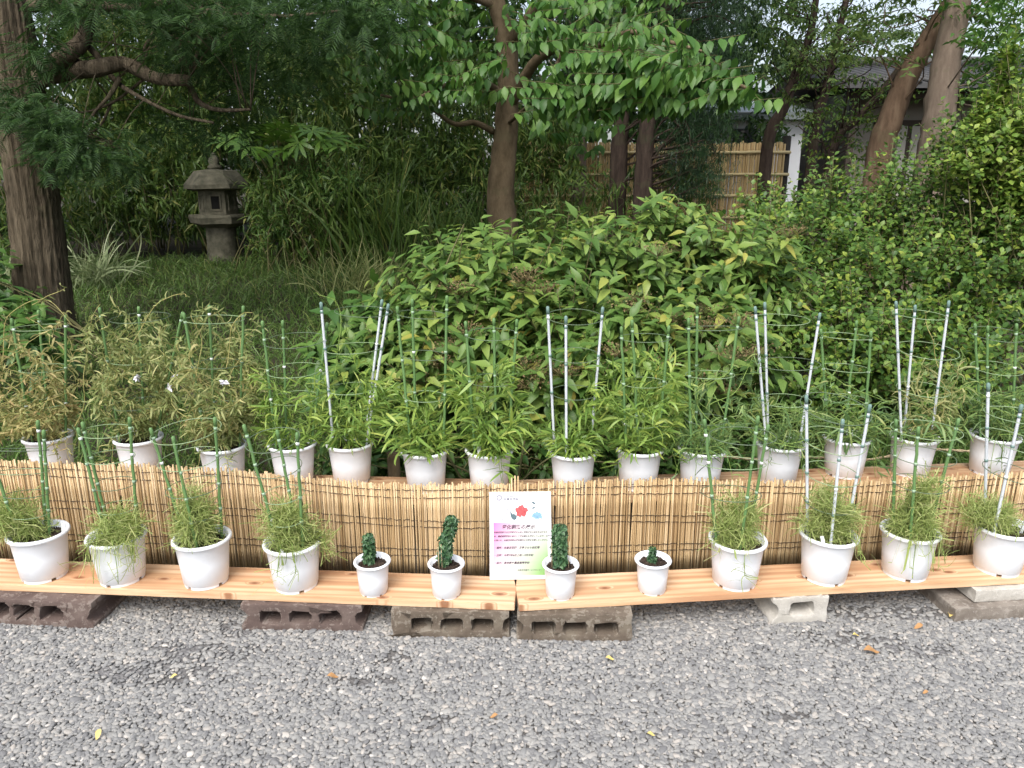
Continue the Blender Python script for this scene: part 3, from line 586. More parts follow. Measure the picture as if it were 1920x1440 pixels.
def canes_hoops(root, c, canes, kind, hoops, depth=(-.05, .055, -.01)):
    """canes: list of (bottom px, top px); kind green or grey"""
    pts = []; gz = origin(root)[2]
    for k, (b, t) in enumerate(canes):
        Y0 = c[1]+depth[k % 3]; B = at(*b, Y0); T = at(*t, Y0+.01)
        zs = c[2]-.03
        B = B+(T-B)*((zs-B[2])/(T[2]-B[2])); q = B[:2]-c[:2]; l = np.linalg.norm(q)
        if l > .072: B[:2] = c[:2]+q/l*.072
        pts.append((B, T)); n = 16
        P = np.linspace(B, T, n); r = np.full(n, .0052)
        if kind == 'green': P[1:-1] += rng.normal(0, .0008, (n-2, 3)); r = .0050*(1+.10*(rng.random(n) > .7))
        cane = MB().tube(P, r, 8).build('cane', M['cane_green' if kind == 'green' else 'cane_grey'], root)
        d = nrm(T-B); MB().tube([T-d*.022, T+d*.004, T+d*.008], [.0064, .0064, .003], 8).build('cane_cap', M['cap' if kind == 'grey' else 'cane_green'], cane)
        for fr in hoops:
            q = B+(T-B)*fr; MB().tube([q-d*.0045, q+d*.0045], .0063, 8).build('clip', M['cap' if kind == 'grey' else 'clip_green'] if random.random() < .85 else M['clip'], cane)
    for fr in hoops:
        ps = [b+(t-b)*fr for b, t in pts]
        res = circum(*ps[:3]) if len(ps) >= 3 else None
        if res is None or res[1] > .115:
            ctr = np.mean(ps, 0); res = (ctr, float(np.clip(np.mean([np.linalg.norm(p-ctr) for p in ps]), .055, .105)), nrm(np.array([random.gauss(0, .08), random.gauss(0, .1), 1])))
        ctr, rad, nn = res; nn = nrm(np.array([nn[0]*.6, nn[1]*.6, abs(nn[2])+.4]))
        u = nrm(np.cross(nn, [0, 1, .01])); v = np.cross(nn, u); a = np.linspace(0, 2*math.pi, 41)+.3
        P = ctr+(rad+.004)*(np.cos(a)[:, None]*u+np.sin(a)[:, None]*v)
        MB().tube(P, .0014, 5, cap=False).build('hoop', M['wire' if random.random() < .7 else 'wire_dark'], root)
    return pts
def pot(label, ctr, base_z, big, group, seed):
    body, foot, rt, h = PM[big]
    root = thing('potted_plant', (ctr[0], ctr[1], base_z), label, 'potted plant', group)
    p = link('pot', body, None, root); p.rotation_euler = (random.gauss(0, .008), random.gauss(0, .008), random.uniform(0, 6)); q = link('foot_ring', foot, None, p)
    V, F = soil_mesh(rt, h, seed).data(); link('soil', make_mesh('soil', V, F), M['soil'], root)
    return root, np.array([ctr[0], ctr[1], base_z+h*.87])
def label_stake(root, c, dx, dy, hgt=.055, lean=.1):
    mb = MB(); a = np.array([c[0]+dx, c[1]+dy, c[2]-.01]); V = [(-.006, 0, 0), (.006, 0, 0), (.007+lean*hgt, .004, hgt), (-.005+lean*hgt, .004, hgt)]
    V = np.array(V)+a; V2 = V+np.array([0, .0012, 0]); mb.add(np.concatenate([V, V2]), [(0, 1, 2, 3), (7, 6, 5, 4), (0, 4, 5, 1), (1, 5, 6, 2), (2, 6, 7, 3), (3, 7, 4, 0)])
    mb.build('plant_label', M['clip'], root, False)
def vines(c, nv, H, Rr, seed, start=.03, wild=.25, lean=(0, 0)):
    out = []
    for k in range(nv):
        n = 26; t = np.linspace(0, 1, n); a0 = rng.uniform(0, 6.28); turns = rng.uniform(.3, 1.2)*rng.choice([-1, 1]); hh = H*rng.uniform(.45, 1.05)
        rad = start+(Rr*rng.uniform(.55, 1.1)-start)*smooth01(t*2.2); a = a0+turns*2*math.pi*t
        P = np.stack([rad*np.cos(a)+lean[0]*t, rad*np.sin(a)+lean[1]*t, hh*t], -1)+np.cumsum(rng.normal(0, .010*wild*4, (n, 3)), 0)*np.array([.5, .5, .3])*t[:, None]
        P[:, 2] = np.maximum(P[:, 2], -.012)
        out.append(P+c)
    return out
def vine_plant(root, c, H, Rr, nv, nleaf, Ln, Wd, leafm, stemm, grav=.5, curl=.9, out=.8, low=.5, wild=.25, lean=(0, 0), drape=0, bush=.0, bushR=.09):
    vs = vines(c, nv, H, Rr, 0, wild=wild, lean=lean); mb = MB()
    for _ in range(drape):                                              # runners that hang over the pot's rim
        a = rng.uniform(-2.8, -.3); n = 16; t = np.linspace(0, 1, n); d = np.array([math.cos(a), math.sin(a)*.8])
        rr = .03+.11*t+rng.uniform(0, .05)*t; P = np.stack([d[0]*rr, d[1]*rr, .05*np.sin(t*3.1)-.17*rng.uniform(.5, 1.1)*np.maximum(t-.55, 0)*2], -1)
        P[:, 2] = np.where(np.hypot(P[:, 0], P[:, 1]) < .105, np.maximum(P[:, 2], .028), P[:, 2])
        vs.append(P+c+np.cumsum(rng.normal(0, .002, (n, 3)), 0))
    for P in vs: mb.tube(P, np.linspace(.0019, .0009, len(P)), 4)
    mb.build('vine', M[stemm], root)
    A = np.concatenate(vs); w_ = np.concatenate([np.linspace(low, 1, len(P)) for P in vs]); idx = rng.choice(len(A), nleaf, p=w_/w_.sum())
    nb = int(nleaf*bush); p0 = A[idx]+rng.normal(0, .004, (nleaf, 3))
    if nb:                                                              # a bushy base of leaves just above the soil
        a = rng.uniform(0, 6.28, nb); q = np.sqrt(rng.random(nb))*bushR*.8
        p0[:nb] = c+np.stack([q*np.cos(a), q*np.sin(a), rng.uniform(.005, .09, nb)*(1-.4*q/bushR)], -1)
    d = p0-np.array([c[0], c[1], 0]); d[:, 2] = 0; d = nrm(d)*out+rdir(nleaf)*.9; d[:, 2] += .35
    V, F = ribbons(p0, d, Ln*rng.uniform(.55, 1.25, nleaf), Wd*rng.uniform(.6, 1.25, nleaf), 5, grav, curl)
    V = V.reshape(-1, 3); rad = np.hypot(V[:, 0]-c[0], V[:, 1]-c[1])    # leaves rest on the rim instead of cutting through it
    lim = c[2]+.024; m_ = (rad < .104) & (V[:, 2] < lim); V[m_, 2] = lim-(lim-V[m_, 2])*.08*(rad[m_] > .07)
    if drape < 3: m_ = (rad >= .104) & (V[:, 2] < lim); V[m_, 2] = lim-(lim-V[m_, 2])*.45
    tag(build('foliage', V, F, L[leafm], root), kind='stuff')
def thread_plant(root, c, clumps, nthread, spill=0, Ln=.085):
    """clumps: (dx, dy, z, r, hz) ellipsoids filled with fine curling threads on thin stems"""
    mb = MB(); p0s = []; wts = np.array([r*r*hz for *_, r, hz in clumps]); wts = wts/wts.sum()
    for (dx, dy, z, r, hz), wv in zip(clumps, wts):
        ns = max(3, int(14*wv*3)); 
        for k in range(ns):
            tip = np.array([dx, dy, z])+rdir(1)[0]*np.array([r, r, hz])*rng.uniform(.4, 1); mid = tip*.5+np.array([0, 0, .02])+rng.normal(0, .012, 3)
            P = spline([(rng.normal(0, .012), rng.normal(0, .012), -.004), mid, tip], 12); mb.tube(P+c, np.linspace(.0016, .0007, 12), 4); 
            n_ = int(nthread*wv/ns); ii = rng.integers(3, 12, n_); p0s.append(P[ii]+c+rng.normal(0, .010, (n_, 3)))
    for k in range(spill):
        a = rng.uniform(-2.2, -.6); d = np.array([math.cos(a), math.sin(a)]); t = np.linspace(0, 1, 14)
        P = np.stack([d[0]*(.02+.10*t+.01*np.sin(t*9)), d[1]*(.02+.10*t), .045*np.sin(np.minimum(t*2.6, 2.3))-.13*rng.uniform(.4, 1.2)*np.maximum(t-.62, 0)*2.4], -1)+c
        mb.tube(P, .0011, 4); p0s.append(P[rng.integers(4, 14, 40)]+rng.normal(0, .006, (40, 3)))
    mb.build('stem', M['vine_green'], root)
    p0 = np.concatenate(p0s); n = len(p0)
    V, F = ribbons(p0, rdir(n, .35), Ln*rng.uniform(.4, 1.15, n), rng.uniform(.0013, .0026, n), 7, .15, 3.0, False)
    rad = np.hypot(V[:, 0]-c[0], V[:, 1]-c[1]); lim = c[2]+.024; m_ = (rad < .104) & (V[:, 2] < lim) & (rad > .07); V[m_, 2] = lim
    m_ = (rad <= .07) & (V[:, 2] < c[2]+.002); V[m_, 2] = c[2]+.002+rng.random(m_.sum())*.004
    V[:, 2] = np.maximum(V[:, 2], c[2]-.136)
    tag(build('foliage', V, F, L['thread'], root), kind='stuff')
def crinkle_plant(root, c, axis, r, n):
    P = spline([np.array(a)+c for a in axis], 40)
    MB().tube(P, np.linspace(.006, .003, 40), 6).build('stem', M['vine_green'], root)
    n = int(n*2.2); t = np.sort(rng.random(n)); ctr = P[(t*39).astype(int)]; a = rng.uniform(0, 6.28, n); hor = np.stack([np.cos(a), np.sin(a), 0*a], -1)
    rad = r*(1-.25*t**6)*np.where(t < .12, .6, 1)
    pos = ctr+hor*(rad*rng.uniform(.35, .6, n))[:, None]; tang = np.stack([-np.sin(a), np.cos(a), 0*a], -1); d = hor*.6+tang*rng.uniform(-1, 1, n)[:, None]+np.array([0, 0, 1.])*rng.uniform(-.5, .5, n)[:, None]
    T = leaf_template(5, 1.0, .45, .5, .6, .16)
    V, F = scatter(T, pos, d, rdir(n, 1.2), rad*.8*rng.uniform(.7, 1.15, n)); V += rng.normal(0, .0011, V.shape)
    tag(build('foliage', V, F, L['crinkle'], root), kind='stuff')
def runner(root, c, path, stemm='vine_dry', leafm='olive', n=14, dy=0., Ln=.03, r=.0017):
    P = spline([at(x, y, c[1]+dy) for x, y in path], 30); P = P+np.stack([0*P[:, 0], .012*np.sin(np.arange(30)*.4), 0*P[:, 0]], -1)
    MB().tube(P, np.linspace(r, r*.6, 30), 5).build('vine', M[stemm], root)
    p0 = P[rng.integers(2, 30, n)]; V, F = ribbons(p0, rdir(n, .1), Ln*rng.uniform(.6, 1.2, n), .005*rng.uniform(.6, 1.2, n), 5, .5, 1.6); tag(build('foliage', V, F, L[leafm], root), kind='stuff')
M['petal'] = plain('pale_petal', [(.62, .6, .68), (.75, .74, .8)], 20, .6)
def flower(root, c, px, py, dy=-.12):
    p = at(px, py, c[1]+dy); V, F = scatter(leaf_template(4, .6, .5, .3, .4, .15), np.repeat(p[None], 7, 0), rdir(7, -.3), rdir(7, .3), rng.uniform(.014, .024, 7)); build('flower', V, F, M['petal'], root)
UG = 'white pots on the raised shelf behind the reed screens'; LG = 'white pots on the front planks'
RIMU, RIML, RIMS = ZS+.166, ZT+.166, ZT+.116
def upper(px, py, label, seed):
    q = on(px, py, RIMU); return pot(label, q, ZS, True, UG, seed)
def lower(px, py, label, seed, big=True):
    q = on(px, py, RIML if big else RIMS); q = at(px, py, max(q[1], frontY(q[0])+(.0765 if big else .050))); return pot(label, q, ZT, big, LG, seed)
# raised shelf
r_, c = upper(90, 816, 'white pot of withered brown-yellow vines in front of the thick fissured trunk', 1)
canes_hoops(r_, c, [((60, 825), (22, 600)), ((96, 835), (72, 585)), ((125, 820), (123, 594))], 'green', (.93, .62, .35))
vine_plant(r_, c, .52, .15, 16, 900, .046, .0075, 'dry', 'vine_dry', .9, 1.6, .5, .8, .5, (-.04, 0), 2)
vine_plant(r_, c, .26, .17, 8, 800, .048, .0075, 'dry', 'vine_dry', 1., 1.6, .5, 1., .4, (-.09, 0))
runner(r_, c, [(4, 690), (6, 610), (35, 578), (70, 562), (105, 574), (140, 610)], dy=-.05)
runner(r_, c, [(60, 572), (85, 557), (108, 548), (119, 540), (116, 532)], n=8, dy=-.05)
runner(r_, c, [(140, 800), (158, 750), (160, 690), (168, 610), (190, 570)], n=5, dy=-.06)
r_, c = upper(258, 818, 'white pot of dense olive curling vines rising highest above its canes', 2)
canes_hoops(r_, c, [((225, 832), (187, 580)), ((272, 836), (260, 578)), ((292, 820), (342, 588))], 'green', (.95, .65, .35))
vine_plant(r_, c, .58, .15, 22, 2600, .046, .007, 'olive', 'vine_dry', .6, 1.6, .6, .7, .4, (.05, 0), 1)
flower(r_, c, 326, 708); flower(r_, c, 318, 726); flower(r_, c, 258, 706)
runner(r_, c, [(250, 640), (285, 580), (320, 556), (345, 552), (352, 556)], n=16, dy=-.04)
r_, c = upper(415, 832, 'white pot of dense yellowing vines with a white plant label, beside the paler bushy pots', 3)
canes_hoops(r_, c, [((385, 825), (345, 590)), ((404, 838), (392, 575)), ((452, 820), (456, 577))], 'green', (.95, .65, .35))
vine_plant(r_, c, .56, .15, 20, 2200, .054, .007, 'olive', 'vine_dry', .7, 1.4, .6, .9, .4, (.01, 0), 2)
vine_plant(r_, c, .5, .14, 6, 160, .07, .010, 'dry', 'vine_dry', .9, .8, .5, .9, .4)
label_stake(r_, c, -.04, -.05); flower(r_, c, 420, 714); runner(r_, c, [(345, 760), (372, 690), (376, 640), (360, 590)], n=6, dy=-.1); runner(r_, c, [(424, 690), (434, 620), (452, 590), (475, 585)], n=8, dy=-.1)
r_, c = upper(547, 830, 'white pot of pale green narrow leaves between yellowed vines and the grey-caned pot', 4)
canes_hoops(r_, c, [((515, 815), (492, 605)), ((537, 800), (530, 604)), ((590, 812), (613, 608))], 'green', (.88, .66, .45))
vine_plant(r_, c, .33, .12, 12, 700, .068, .0075, 'lance', 'vine_green', .5, .9, .8, .5, .3, (.02, 0), 0, .12)
r_, c = upper(656, 828, 'white pot of pale bushy leaves with three grey canes spread in a V', 5)
canes_hoops(r_, c, [((620, 812), (602, 570)), ((685, 822), (716, 565)), ((688, 828), (728, 573))], 'grey', (.95, .72, .45))
vine_plant(r_, c, .36, .12, 12, 820, .072, .008, 'lance', 'vine_green', .5, .9, .9, .5, .3, (.03, 0), 0, .2)
vine_plant(r_, c, .50, .06, 1, 22, .05, .005, 'lance', 'vine_green', .5, .9, .6)
runner(r_, c, [(628, 700), (632, 660), (640, 610), (628, 566), (597, 551)], 'vine_green', 'lance', 7)
r_, c = upper(797, 840, 'white pot of green narrow leaves forming a cone under tall green canes', 6)
canes_hoops(r_, c, [((770, 838), (745, 578)), ((780, 822), (773, 564)), ((838, 835), (838, 558))], 'green', (.93, .68, .42))
vine_plant(r_, c, .22, .11, 9, 450, .080, .010, 'lance', 'vine_green', .35, .6, .9, .6, .2, (-.01, 0), 0, .35)
vine_plant(r_, c, .31, .035, 3, 150, .075, .010, 'lance', 'vine_green', .3, .6, .9, .6, .15, (-.04, 0))
r_, c = upper(917, 840, 'white pot of dense bright narrow leaves with an upright white plant label', 7)
canes_hoops(r_, c, [((890, 838), (873, 606)), ((930, 820), (926, 600)), ((965, 838), (969, 602))], 'green', (.92, .6))
vine_plant(r_, c, .38, .10, 14, 820, .084, .010, 'lance', 'vine_green', .4, .6, .9, .6, .25, (.0, 0), 2, .2)
label_stake(r_, c, -.035, -.062, .06, -.05)
r_, c = upper(1075, 843, 'white pot with three upright grey canes, leafy on one side only, right of the sign', 8)
canes_hoops(r_, c, [((1034, 828), (1027, 578)), ((1062, 848), (1061, 596)), ((1112, 830), (1130, 579))], 'grey', (.94, .70, .46), (.02, -.055, .03))
vine_plant(r_, c, .15, .10, 8, 420, .080, .0095, 'lance', 'vine_green', .4, .6, .9, .7, .25, (0, 0), 0, .5)
vine_plant(r_, c, .38, .07, 6, 260, .076, .009, 'lance', 'vine_green', .4, .7, .9, .5, .3, (.09, 0))
r_, c = upper(1199, 837, 'white pot crowded with bright narrow leaves spilling over, dark green canes', 9)
canes_hoops(r_, c, [((1172, 836), (1165, 616)), ((1195, 815), (1185, 603)), ((1245, 834), (1254, 614))], 'green', (.93, .6, .3))
vine_plant(r_, c, .38, .125, 16, 920, .082, .0095, 'lance', 'vine_green', .4, .6, .9, .6, .25, (.01, 0), 2, .2)
r_, c = upper(1316, 838, 'white pot with wide wire hoops and long bare runners, narrow leaves low down', 10)
canes_hoops(r_, c, [((1295, 840), (1291, 600)), ((1305, 818), (1307, 578)), ((1365, 834), (1385, 597))], 'green', (.94, .62, .3))
vine_plant(r_, c, .12, .11, 9, 420, .075, .007, 'lance2', 'vine_green', .4, .7, .9, .7, .25, (0, 0), 3, .5)
vine_plant(r_, c, .42, .11, 8, 170, .055, .006, 'lance2', 'vine_green', .5, .9, .7, .5, .4, (.03, 0))
runner(r_, c, [(1300, 740), (1340, 715), (1375, 680), (1382, 600), (1376, 580)], 'vine_green', 'lance2', 7)
runner(r_, c, [(1330, 760), (1370, 740), (1400, 700), (1415, 650)], 'vine_green', 'lance2', 5)
r_, c = upper(1463, 829, 'white pot of fine tangled grey-green leaves with three grey canes near the rope', 11)
canes_hoops(r_, c, [((1430, 830), (1416, 578)), ((1440, 815), (1434, 570)), ((1505, 834), (1537, 590))], 'grey', (.93, .66, .4))
vine_plant(r_, c, .26, .14, 14, 900, .068, .0045, 'lance2', 'vine_green', .5, 1.3, .8, .7, .3, (0, 0), 2, .35)
r_, c = upper(1590, 817, 'white pot of sparse leaves inside three wide green hoops', 12)
canes_hoops(r_, c, [((1545, 818), (1539, 620)), ((1585, 802), (1606, 604)), ((1622, 828), (1633, 624))], 'green', (.94, .68, .42), (.0, .07, -.06))
vine_plant(r_, c, .15, .12, 8, 280, .09, .008, 'lance2', 'vine_green', .5, .7, .9, .7, .3, (0, 0), 3, .3)
vine_plant(r_, c, .34, .13, 7, 160, .055, .0055, 'lance2', 'vine_green', .5, .7, .9, .7, .3)
r_, c = upper(1715, 815, 'white pot with three grey canes and a straggling vine leaning across them', 13)
canes_hoops(r_, c, [((1684, 822), (1680, 568)), ((1695, 812), (1716, 575)), ((1755, 818), (1779, 567))], 'grey', (.93, .68, .42), (-.045, .05, .0))
vine_plant(r_, c, .40, .11, 9, 380, .065, .006, 'olive', 'vine_dry', .6, 1., .7, .7, .4, (.05, 0))
vine_plant(r_, c, .15, .13, 8, 340, .078, .007, 'lance2', 'vine_green', .5, .8, .9, .7, .3, (0, 0), 1, .3)
runner(r_, c, [(1760, 690), (1752, 650), (1740, 620), (1738, 590), (1731, 584)], 'vine_dry', 'olive', 8)
r_, c = upper(1866, 814, 'white pot of fine grey-green vines beside the round-leaved shrub end of the shelf', 14)
canes_hoops(r_, c, [((1822, 805), (1828, 610)), ((1850, 822), (1852, 614)), ((1900, 812), (1906, 610))], 'green', (.93, .66, .4))
vine_plant(r_, c, .38, .14, 15, 1000, .062, .005, 'lance2', 'vine_green', .5, 1.2, .8, .7, .35, (0, 0), 3, .25)
# front planks
r_, c = lower(71, 1001, 'white pot whose thread-leaved plant leans far out over its rim', 21)
canes_hoops(r_, c, [((88, 1000), (71, 792)), ((94, 1012), (82, 810)), ((36, 1010), (-20, 850))], 'green', (.93, .72, .5, .3), (.05, .02, -.03))
thread_plant(r_, c, [(-.10, -.01, .075, .085, .06), (-.15, -.01, .10, .07, .07), (-.03, 0, .03, .05, .03)], 1530, 0)
label_stake(r_, c, .065, .03, .045)
r_, c = lower(219, 1008, 'white pot with thread leaves spilling down its side onto the plank', 22)
canes_hoops(r_, c, [((197, 1000), (147, 806)), ((204, 990), (155, 795)), ((256, 975), (243, 786))], 'green', (.93, .72, .5, .3), (.0, .05, .05))
thread_plant(r_, c, [(.02, -.01, .045, .075, .035), (.05, .01, .06, .06, .04), (.07, -.05, .02, .05, .05)], 1445, 5)
r_, c = lower(378, 1009, 'white pot with an upright oval mass of thread leaves on one side', 23)
canes_hoops(r_, c, [((338, 990), (283, 806)), ((370, 1032), (325, 822)), ((417, 1012), (403, 786))], 'green', (.93, .72, .5, .3), (.04, -.05, .04))
thread_plant(r_, c, [(-.015, 0, .10, .062, .075), (-.02, 0, .16, .045, .05), (-.02, 0, .05, .06, .04)], 2125, 0)
r_, c = lower(549, 1013, 'white pot of bushy thread leaves with a white plant label at its rim', 24)
canes_hoops(r_, c, [((517, 1005), (458, 800)), ((553, 975), (520, 810)), ((568, 1032), (557, 815))], 'green', (.93, .72, .5, .3), (-.03, .05, -.03))
thread_plant(r_, c, [(-.01, 0, .07, .075, .065), (-.02, 0, .12, .05, .045), (.09, .0, .0, .05, .05)], 2125, 2)
label_stake(r_, c, -.02, -.072, .03)
r_, c = lower(698, 1056, 'small white pot with a short straight column of dark crinkled leaves', 25, False)
crinkle_plant(r_, c, [(-.012, .0, 0), (-.008, 0, .05), (-.009, 0, .105)], .0185, 170)
MB().tube([c+(-.02, 0, -.01), c+(-.021, 0, .11)], .0015, 5).build('stake', M['vine_dry'], r_)
r_, c = lower(836, 1059, 'small white pot with the tallest crinkled column, bent over, held by thin sticks', 26, False)
crinkle_plant(r_, c, [(-.004, 0, 0), (-.002, 0, .05), (.004, 0, .10), (.017, 0, .14), (.022, 0, .175)], .0215, 260)
for q in ((-.022, -.02, .08), (-.012, -.02, .09)): MB().tube([c+(q[0]+.002, q[1], -.01), c+(q[0], q[1], q[2])], .0013, 5).build('stake', M['rope'], r_)
r_, c = lower(1051, 1061, 'small white pot with a thick straight crinkled column in front of the sign', 27, False)
crinkle_plant(r_, c, [(-.003, 0, 0), (-.004, 0, .05), (-.005, 0, .1), (-.004, 0, .145)], .0235, 260)
for q in ((.025, -.01, .1), (-.028, -.01, .09)): MB().tube([c+(q[0], q[1], -.01), c+(q[0]*1.1, q[1], q[2])], .0013, 5).build('stake', M['rope'], r_)
r_, c = lower(1225, 1056, 'small white pot with only a stubby crinkled sprout', 28, False)
crinkle_plant(r_, c, [(-.006, 0, 0), (-.005, 0, .02), (-.005, 0, .055)], .0135, 90)
r_, c = lower(1382, 1026, 'white pot of thread leaves with two dark green canes next to the stubby sprout', 29)
canes_hoops(r_, c, [((1333, 1000), (1321, 790)), ((1386, 1044), (1421, 784)), ((1404, 1005), (1440, 800))], 'green', (.9, .7, .45), (-.02, -.055, .05))
thread_plant(r_, c, [(-.045, 0, .07, .055, .07), (.02, 0, .09, .06, .08), (-.05, 0, .15, .03, .05), (-.03, -.03, .02, .06, .025)], 1870, 1)
r_, c = lower(1552, 1011, 'white pot of thread leaves with three grey canes and a leaning white label', 30)
canes_hoops(r_, c, [((1514, 990), (1512, 745)), ((1556, 1034), (1580, 790)), ((1602, 995), (1631, 762))], 'grey', (.93, .72, .5, .3), (.02, -.055, .03))
thread_plant(r_, c, [(-.075, 0, .06, .05, .05), (.04, 0, .06, .07, .06), (.0, .02, .12, .08, .06)], 2125, 1)
label_stake(r_, c, -.035, -.065, .05, -.3)
r_, c = lower(1705, 1009, 'white pot of thread leaves climbing a middle green cane between two grey-caned pots', 31)
canes_hoops(r_, c, [((1674, 990), (1680, 790)), ((1705, 1028), (1722, 804)), ((1757, 992), (1797, 788))], 'green', (.93, .72, .5), (.02, -.055, .03))
thread_plant(r_, c, [(0, 0, .04, .085, .035), (.0, -.03, .12, .04, .09), (.06, 0, .2, .05, .04)], 2125, 3)
r_, c = lower(1880, 1001, 'white pot with bare dark soil and thread leaves hanging out over one side', 32)
canes_hoops(r_, c, [((1846, 975), (1853, 722)), ((1853, 1014), (1915, 762)), ((1910, 1010), (1990, 800))], 'grey', (.93, .72, .5), (.05, -.055, -.02))
thread_plant(r_, c, [(-.09, 0, .06, .08, .05), (-.04, 0, .06, .05, .05)], 1530, 0)
label_stake(r_, c, -.055, .04, .07)

# ------------------------------------------------------------------ small things near the shelf
q = np.linspace(1328, 1868, 60); P = np.array([at(px, 861-.0000+6*math.sin(px*.013)-.028*(px-1366)-4*math.sin(px*.03), 3.05+.0006*(px-1366)) for px in q])
mb = MB(); 
for s_ in range(2):
    a = np.arange(60)*1.3+s_*math.pi; mb.tube(P+np.stack([0*a, .003*np.cos(a), .003*np.sin(a)], -1), .0042, 6)
tag(mb.build('straw_rope', M['rope']), 'twisted straw rope strung low behind the raised shelf', 'rope')
def stake(px, y0, y1, Y, label):
    b, t = at(px, y0, Y), at(px, y1, Y); b[2] = 0; mb = MB(); mb.tube([b+(0, 0, -.02), b*.5+t*.5+(.004, 0, 0), t], [.03, .028, .027], 10)
    tag(mb.build('wooden_stake', M['bark_brown']), label, 'stake', 'stakes holding the straw rope')
stake(737, 900, 848, 3.0, 'short brown wooden stake behind the cone-shaped green pot')
stake(1330, 900, 852, 3.06, 'brown wooden stake where the straw rope begins')
stake(1868, 900, 838, 3.3, 'brown wooden stake where the straw rope ends')
LT = leaf_template(5, .55, .45, .2, .2, .1)
dryl = plain('dead_leaf', [(.30, .15, .06), (.45, .27, .12)], 30, .7); yell = plain('yellow_dead_leaf', [(.55, .42, .12), (.66, .52, .2)], 30, .7)
for k, (px, py, s_, m_, lb) in enumerate([(1618, 1225, .055, dryl, 'long tan fallen leaf on the gravel before the grey block'), (1135, 1236, .028, yell, 'small yellow fallen leaf in front of the chipped block'), (1780, 1161, .04, yell, 'pale fallen leaf lying against the brown slab'),
        (1730, 1176, .035, dryl, 'curled brown fallen leaf before the brown slab'), (613, 1272, .035, dryl, 'reddish curled fallen leaf on the open gravel'), (190, 1374, .03, yell, 'yellow fallen leaf on the gravel near a bare patch'), (333, 1268, .022, yell, 'tiny pale fallen leaf on the bare dark patch'),
        (934, 1343, .024, dryl, 'small orange fallen leaf on the open gravel'), (1213, 1377, .022, yell, 'thin yellow sliver of leaf on the gravel'), (1598, 1193, .025, yell, 'small yellow-green fallen leaf in front of the grey block'), (1740, 1298, .02, dryl, 'tiny tan fallen leaf far out on the gravel')]):
    p = on(px, py, .012); V, F = scatter(LT, p[None], rng.normal(size=(1, 3))*np.array([1, .4, .05]), np.array([[.15, -.2, 1.]]), s_)
    V[:, 2] += .012-V[:, 2].min(); tag(build('fallen_leaf', V, F, m_), lb, 'leaf', 'fallen leaves on the gravel')

# ------------------------------------------------------------------ stone lantern
def lantern():
    c = at(409, 380, 10.); c[2] = ground_z(0, 10.)-.03
    root = thing('stone_lantern', c, 'weathered stone garden lantern standing in the shade of the trees', 'lantern')
    z = lambda py: at(410, py, 10.)[2]-c[2]
    def rough(V, a=.008): return V+rng.normal(0, a, V.shape)
    def hexa(name, prof, n=6, par=root, ph=R(12), a=.006):
        V, F = lathe(prof, n, ph); return build(name, rough(V, a), F, M['stone_dark'], par, False, True)
    build('shaft', rough(lathe([(.01, 0), (.21, 0), (.20, .12), (.185, .3), (.185, z(425)), (.01, z(425))], 20)[0], .004), lathe([(.01, 0)]*6, 20)[1], M['stone_dark'], root, True, True)
    hexa('platform', [(.01, z(425)), (.22, z(425)), (.37, z(417)), (.375, z(406)), (.36, z(402)), (.01, z(402))])
    fb = hexa('firebox', [(.01, z(402)), (.245, z(402)), (.235, z(356)), (.01, z(356))], a=.003)
    dark = plain('lantern_painted_shade', [(.004, .004, .004), (.008, .008, .007)], 5, 1.)
    for k in range(6):
        a = R(12)+R(60)*k+R(30); rr = .245*math.cos(R(30)); d = np.array([math.cos(a), math.sin(a), 0]); s = np.array([-math.sin(a), math.cos(a), 0])
        zc = (z(402)+z(356))/2; mb = MB()
        for (u0, u1, v0, v1) in ((-.07, -.05, -.1, .1), (.05, .07, -.1, .1), (-.05, .05, -.1, -.08), (-.05, .05, .08, .1)):
            V = [d*(rr-.012+q*.02)+s*u+np.array([0, 0, zc+v]) for q in (0, 1) for u, v in ((u0, v0), (u1, v0), (u1, v1), (u0, v1))]
            mb.add(V, [(0, 1, 2, 3), (4, 5, 6, 7), (0, 1, 5, 4), (1, 2, 6, 5), (2, 3, 7, 6), (3, 0, 4, 7)])
        mb.build('window_frame', M['stone_dark'], fb, False, True)
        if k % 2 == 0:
            V = [d*(rr+.0015)+s*u+np.array([0, 0, zc+v]) for u, v in ((-.05, -.08), (.05, -.08), (.05, .08), (-.05, .08))]; build('window_shade_sheet', V, np.array([(0, 1, 2, 3)]), dark, fb, False, True)  # flat near-black sheet on the solid firebox, painting the shade of a hollow
    cap = hexa('cap', [(.01, z(357)), (.30, z(357)), (.40, z(353)), (.40, z(345)), (.30, z(327)), (.25, z(321)), (.10, z(318)), (.01, z(317.5))], 6, a=.006)
    V, F = lathe([(.01, z(317)), (.085, z(317)), (.09, z(312)), (.055, z(308)), (.07, z(302)), (.055, z(295)), (.02, z(288)), (.002, z(285))], 14); build('finial', rough(V, .004), F, M['stone_dark'], root, True, True)
lantern()

